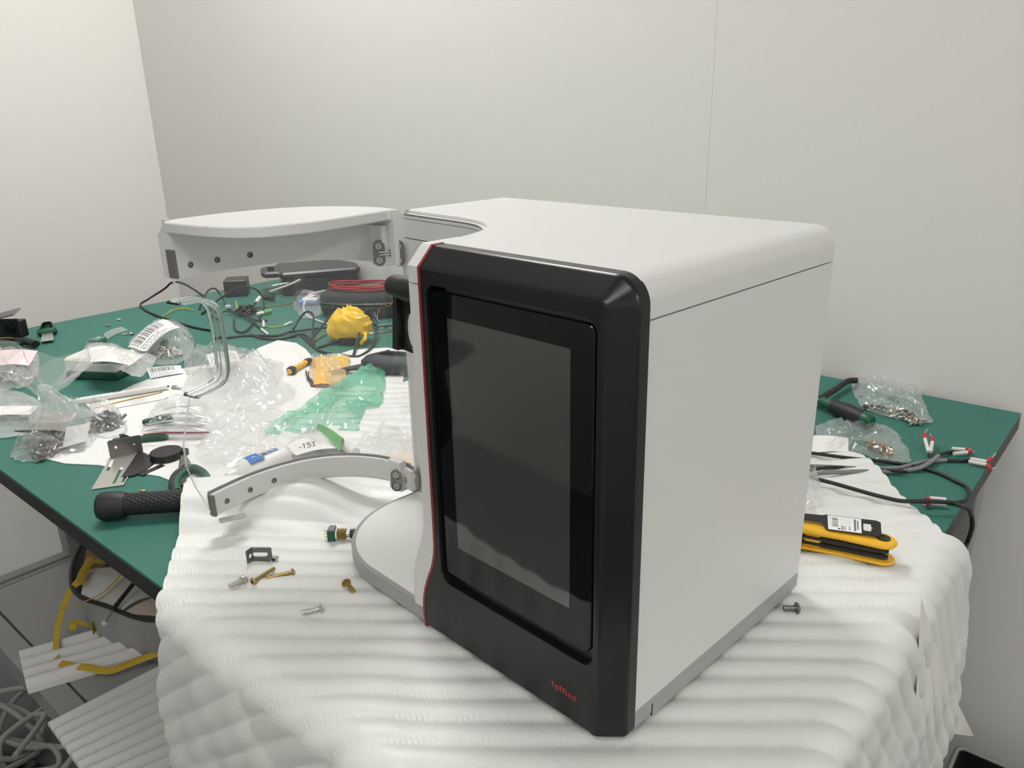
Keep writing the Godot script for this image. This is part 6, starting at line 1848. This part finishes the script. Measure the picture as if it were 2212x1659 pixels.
func under_table():
	var y := -0.60
	var q := [Vector2(-1.416, 0.178), Vector2(-1.327, -0.134), Vector2(-1.186, -0.093), Vector2(-1.278, 0.199)]
	var c := centre(q)
	top("foam_strip", ridged(q, 0.012, 4, 0.012, c), M.foam_sheet, "narrow ridged foam strip lying across the lower shelf under a yellow strap", "foam strip", Vector3(c.x, SH, c.y))
	q = [Vector2(-1.151, 0.199), Vector2(-1.169, -0.137), Vector2(-0.747, -0.079), Vector2(-0.821, 0.187)]
	c = centre(q)
	top("foam_strip", ridged(q, 0.004, 12, 0.011, c), M.foam_sheet, "wide corrugated foam piece hanging over the front rim of the lower shelf", "foam strip", Vector3(c.x, SH + 0.004, c.y))
	# basket with a bent wire rim, paper and rods
	var bk := thing("wire_basket", "dark basket with a bent wire rim holding white papers under the table", "basket", Vector3(-1.4460, 0.4900, -0.0655))
	bk.position.y = SH
	var rim := [Vector3(-1.6438, 0.6200, -0.1305), Vector3(-1.6223, 0.6200, -0.0560), Vector3(-1.5542, 0.6200, -0.0085), Vector3(-1.4949, 0.6200, 0.0257), Vector3(-1.4185, 0.6200, 0.0548), Vector3(-1.3661, 0.6200, 0.0645), Vector3(-1.3166, 0.6200, 0.0586), Vector3(-1.2586, 0.6200, 0.0369), Vector3(-1.2159, 0.6200, 0.0242), Vector3(-1.1744, 0.6200, 0.0101), Vector3(-1.1384, 0.6200, -0.0118), Vector3(-1.1018, 0.6200, -0.0567), Vector3(-1.1211, 0.6200, -0.1129), Vector3(-1.2560, 0.6200, -0.1755), Vector3(-1.4345, 0.6200, -0.2013), Vector3(-1.5732, 0.6200, -0.1801)]
	var rc := curve(local(rim, bk.position), 5, true)
	part("rim", tube(rc, 0.0045, 10, true), M.edge_black, bk)
	var b0 := PackedVector3Array()
	var b1 := PackedVector3Array()
	var mid := Vector3.ZERO
	for p in rc: mid += p
	mid /= rc.size()
	for p in rc:
		b1.append(Vector3(p.x, p.y - 0.004, p.z))
		b0.append(Vector3(mid.x + (p.x - mid.x) * 0.78, 0.002, mid.z + (p.z - mid.z) * 0.78))
	var t := PackedVector3Array()
	var b2 := PackedVector3Array()
	for p in b1: b2.append(Vector3(mid.x + (p.x - mid.x) * 0.98, p.y, mid.z + (p.z - mid.z) * 0.98))
	skin(t, [b0, b1], true, -1)
	skin(t, [b0, b2], true, 1)
	cap(t, b0, Vector3.UP)
	part("basket_side", finish(t, 50.0), M.shelf_grey, bk)
	var pp := thing("paper_stack", "loose white papers standing in the dark wire basket", "papers", bk.position + Vector3(0, 0.10, 0))
	sheet_part("paper", pp, [Vector3(-1.3562, 0.6150, 0.0541), Vector3(-1.4452, 0.6150, 0.0069), Vector3(-1.4150, 0.6150, -0.0474), Vector3(-1.2290, 0.6150, -0.0432), Vector3(-1.2124, 0.6150, -0.0366), Vector3(-1.2277, 0.6150, 0.0236)].slice(0, 4), M.paper, 0.01)
	sheet_part("paper", pp, [Vector3(-1.3464, 0.6180, 0.0603), Vector3(-1.3976, 0.6180, -0.0416), Vector3(-1.2289, 0.6180, -0.0417), Vector3(-1.2217, 0.6180, 0.0216)], M.paper, 0.006)
	sheet_part("brown_card", pp, [Vector3(-1.4230, 0.6200, 0.0321), Vector3(-1.5377, 0.6200, -0.0182), Vector3(-1.4296, 0.6200, -0.0515), Vector3(-1.4052, 0.6200, 0.0152)], M.wire_brown, 0.004)
	sheet_part("tan_card", pp, [Vector3(-1.2120, 0.6180, 0.0251), Vector3(-1.2199, 0.6180, -0.0457), Vector3(-1.1449, 0.6180, -0.0944), Vector3(-1.1048, 0.6180, -0.0577)], M.cork, 0.004)
	var rod := thing("black_rod", "thin dark rod with a white end leaning on the basket rim", "rod", Vector3(-1.4214, 0.4900, -0.0155))
	turned("rod_body", rod, [Vector3(-1.2215, 0.6280, 0.0368)][0], [Vector3(-1.2485, 0.6500, -0.0165)][0], [[0.0045, 0.0], [0.0045, 1.0]], M.edge_black, 10)
	turned("rod_neck", rod, [Vector3(-1.2514, 0.5900, 0.0465)][0], [Vector3(-1.2209, 0.6280, 0.0361)][0], [[0.0022, 0.0], [0.0022, 1.0]], M.cable_grey, 8)
	turned("rod_end", rod, [Vector3(-1.2532, 0.5850, 0.0513)][0], [Vector3(-1.2533, 0.5900, 0.0441)][0], [[0.006, 0.0], [0.0062, 0.3], [0.005, 1.0]], M.cable_white, 12)
	# yellow plastic strapping
	strap("long yellow plastic strap hanging from the basket to the shelf", [Vector3(-1.4429, 0.6400, 0.0030), Vector3(-1.3826, 0.6320, 0.0463), Vector3(-1.3856, 0.6100, 0.0694), Vector3(-1.3902, 0.5700, 0.0919), Vector3(-1.3904, 0.5350, 0.1066), Vector3(-1.3428, 0.5080, 0.1274), Vector3(-1.3105, 0.5100, 0.1321), Vector3(-1.2764, 0.5120, 0.1186), Vector3(-1.2506, 0.5120, 0.0998), Vector3(-1.2083, 0.5100, 0.0713), Vector3(-1.1967, 0.5120, 0.0367), Vector3(-1.1873, 0.5160, 0.0113), Vector3(-1.1715, 0.5200, -0.0326)], 0.0075)
	strap("yellow strap crossing the papers in the wire basket", [Vector3(-1.3657, 0.5900, 0.0944), Vector3(-1.3106, 0.6180, 0.0821), Vector3(-1.2909, 0.6300, 0.0677), Vector3(-1.2864, 0.6340, 0.0383), Vector3(-1.3026, 0.6380, 0.0048), Vector3(-1.3242, 0.6400, -0.0182)], 0.0060)
	strap("yellow strap knotted at the rim of the wire basket", [Vector3(-1.3844, 0.6360, -0.0401), Vector3(-1.4048, 0.6400, -0.0121), Vector3(-1.4109, 0.6440, 0.0127), Vector3(-1.3834, 0.6440, 0.0365), Vector3(-1.3437, 0.6420, 0.0566)], 0.0090)
	strap("short forked yellow strap curling over the foam strip", [Vector3(-1.3334, 0.6000, 0.0569), Vector3(-1.3210, 0.5940, 0.0422), Vector3(-1.3270, 0.5700, 0.0409), Vector3(-1.3396, 0.5500, 0.0496), Vector3(-1.3442, 0.5200, 0.0499)], 0.0085)
	strap("small curled yellow strap end beside the forked strap", [Vector3(-1.3860, 0.5200, 0.0809), Vector3(-1.3961, 0.5300, 0.0740), Vector3(-1.3777, 0.5360, 0.0657), Vector3(-1.3494, 0.5400, 0.0574)], 0.0070)
	# white cables in a heap on the floor
	var r := rng(77)
	var wc := thing("cable_heap", "tangle of white cables and black plugs on the floor below the shelf", "cables", Vector3(-1.7048, 0.0000, 0.2473))
	wc.position.y = 0.0
	for k in 7:
		var pts := []
		var o0 := Vector3(r.randf_range(-0.12, 0.06), 0, r.randf_range(-0.10, 0.08))
		for i in 7: pts.append(o0 + Vector3(0.13 * cos(i * 1.0 + k) + r.randf_range(-0.04, 0.04), 0.012 + r.randf_range(0.0, 0.10), 0.10 * sin(i * 1.1 + k * 2.0) + r.randf_range(-0.03, 0.03)))
		part("white_cable", tube(curve(pts, 6), 0.0075, 8), M.cable_dull, wc)
	for k in 4: part("black_plug", rbox(Vector3(0.07, 0.04, 0.05), 0.01, 0.006), M.plastic_black, wc, Vector3(-0.16 + 0.10 * k, 0.0, 0.06 * sin(k * 2.0)), Vector3(0, k * 0.9, 0))
	# black bin and loose sheet beside the table
	var bin := thing("black_bin", "black open topped bin standing on the floor beside the table", "bin", tb(0.267, 0.0, -0.744), TYAW)
	var ob := rrect(0.27, 0.296, 0.012, 4)
	var bt := PackedVector3Array()
	var l0 := lift(inset_same(ob, 0.02), 0.0)
	var l1 := lift(ob, 0.488)
	var l2 := lift(inset_same(ob, 0.004), 0.488)
	var l3 := lift(inset_same(ob, 0.022), 0.006)
	skin(bt, [l0, l1, l2, l3], true, -1 if loop_axis(l0).y > 0 else 1)
	cap(bt, l0, Vector3.UP, true)
	cap(bt, l3, Vector3.UP)
	part("bin_body", finish(bt, 34.0), M.plastic_black, bin)
	var rm := PackedVector3Array()
	for p in inset_same(ob, -0.002): rm.append(Vector3(p.x, 0.489, p.y))
	part("bin_rim", tube(rm, 0.004, 8, true), M.frame_grey, bin)
	var sh := thing("loose_sheet", "corner of a pale grey sheet hanging past the draped foam", "sheet", tb(0.14, 0.60, -0.60))
	sheet_part("sheet", sh, [Vector3(0.1160, 1.1200, -0.2932), Vector3(0.0956, 0.8711, -0.5384), Vector3(0.0560, 0.4346, -1.0128), Vector3(0.1088, 0.9074, -0.3802)], M.paper, 0.0)

func office_chair():
	# stands in front of the table, outside the frame; the touchscreen mirrors it
	var o := thing("office_chair", "black mesh backed office chair in front of the table, mirrored in the touchscreen", "chair", Vector3(-1.66, 0, 0.95), -0.35)
	var bk := rrect(0.56, 0.62, 0.10, 6)
	part("back_frame", on_front(plate(bk, -0.012, 0.012, 0.006, [inset_same(bk, 0.045)])), M.plastic_black, o, Vector3(0, 1.16, 0.0), Vector3(0.10, 0, 0))
	for k in 26: part("mesh_rib", tube(curve([Vector3(-0.225 + 0.018 * k, 0.88, 0.024), Vector3(-0.225 + 0.018 * k + 0.008 * sin(k * 0.9), 1.16, 0.008), Vector3(-0.225 + 0.018 * k, 1.44, -0.024)], 4), 0.0055, 6), M.cable_grey if k % 3 == 0 else M.rubber_black, o)
	part("back_panel", on_front(plate(inset_same(bk, 0.03), -0.004, 0.0, 0.001)), M.plastic_black, o, Vector3(0, 1.16, -0.012), Vector3(0.10, 0, 0))
	part("seat", plate(rrect(0.60, 0.56, 0.10, 6), 0.0, 0.09, 0.03), M.fabric_black, o, Vector3(0, 0.64, -0.26))
	part("seat_pan", loft([lift(rrect(0.16, 0.16, 0.03, 4), 0.0), lift(rrect(0.52, 0.48, 0.08, 4), 0.09)]), M.plastic_black, o, Vector3(0, 0.55, -0.26))
	for s in [-1.0, 1.0]:
		part("arm_post", tube(curve([Vector3(s * 0.25, 0.66, -0.22), Vector3(s * 0.36, 0.72, -0.22), Vector3(s * 0.36, 0.92, -0.24)], 5), 0.020, 10), M.plastic_black, o)
		part("armrest", rbox(Vector3(0.09, 0.035, 0.30), 0.03, 0.012), M.rubber_black, o, Vector3(s * 0.36, 0.92, -0.24))
		part("armrest_end", rbox(Vector3(0.05, 0.02, 0.05), 0.02, 0.006), M.cable_grey, o, Vector3(s * 0.36, 0.935, -0.40))
	part("column", lathe([[0.030, 0.10], [0.030, 0.36], [0.022, 0.362], [0.022, 0.56]], 16), M.steel_dark, o, Vector3(0, 0, -0.26))
	for k in 5:
		var d := Vector3(cos(TAU * k / 5), 0, sin(TAU * k / 5))
		part("leg", tube([Vector3(0, 0.14, -0.26), Vector3(0, 0.10, -0.26) + d * 0.36], 0.026, 8, false, 0.7, 0.6), M.plastic_black, o)
		part("caster", lathe([[0.020, -0.02], [0.036, -0.018], [0.036, 0.018], [0.020, 0.02]], 16), M.rubber_black, o, Vector3(0, 0.037, -0.26) + d * 0.36, Vector3(PI / 2, k * 1.2, 0))
	part("label_tag", rbox(Vector3(0.10, 0.06, 0.002), 0.004, 0.0005), M.paper, o, Vector3(0.16, 0.82, -0.03), Vector3(0, 0, 0.05))

func strap(label: String, pts: Array, w: float):
	var c := Vector3.ZERO
	for p in pts: c += p
	c /= pts.size()
	var o := thing("yellow_strap", label, "strap", c)
	part("band", tube(curve(local(pts, c), 6), w, 8, false, 0.18), M.strap_yellow, o)
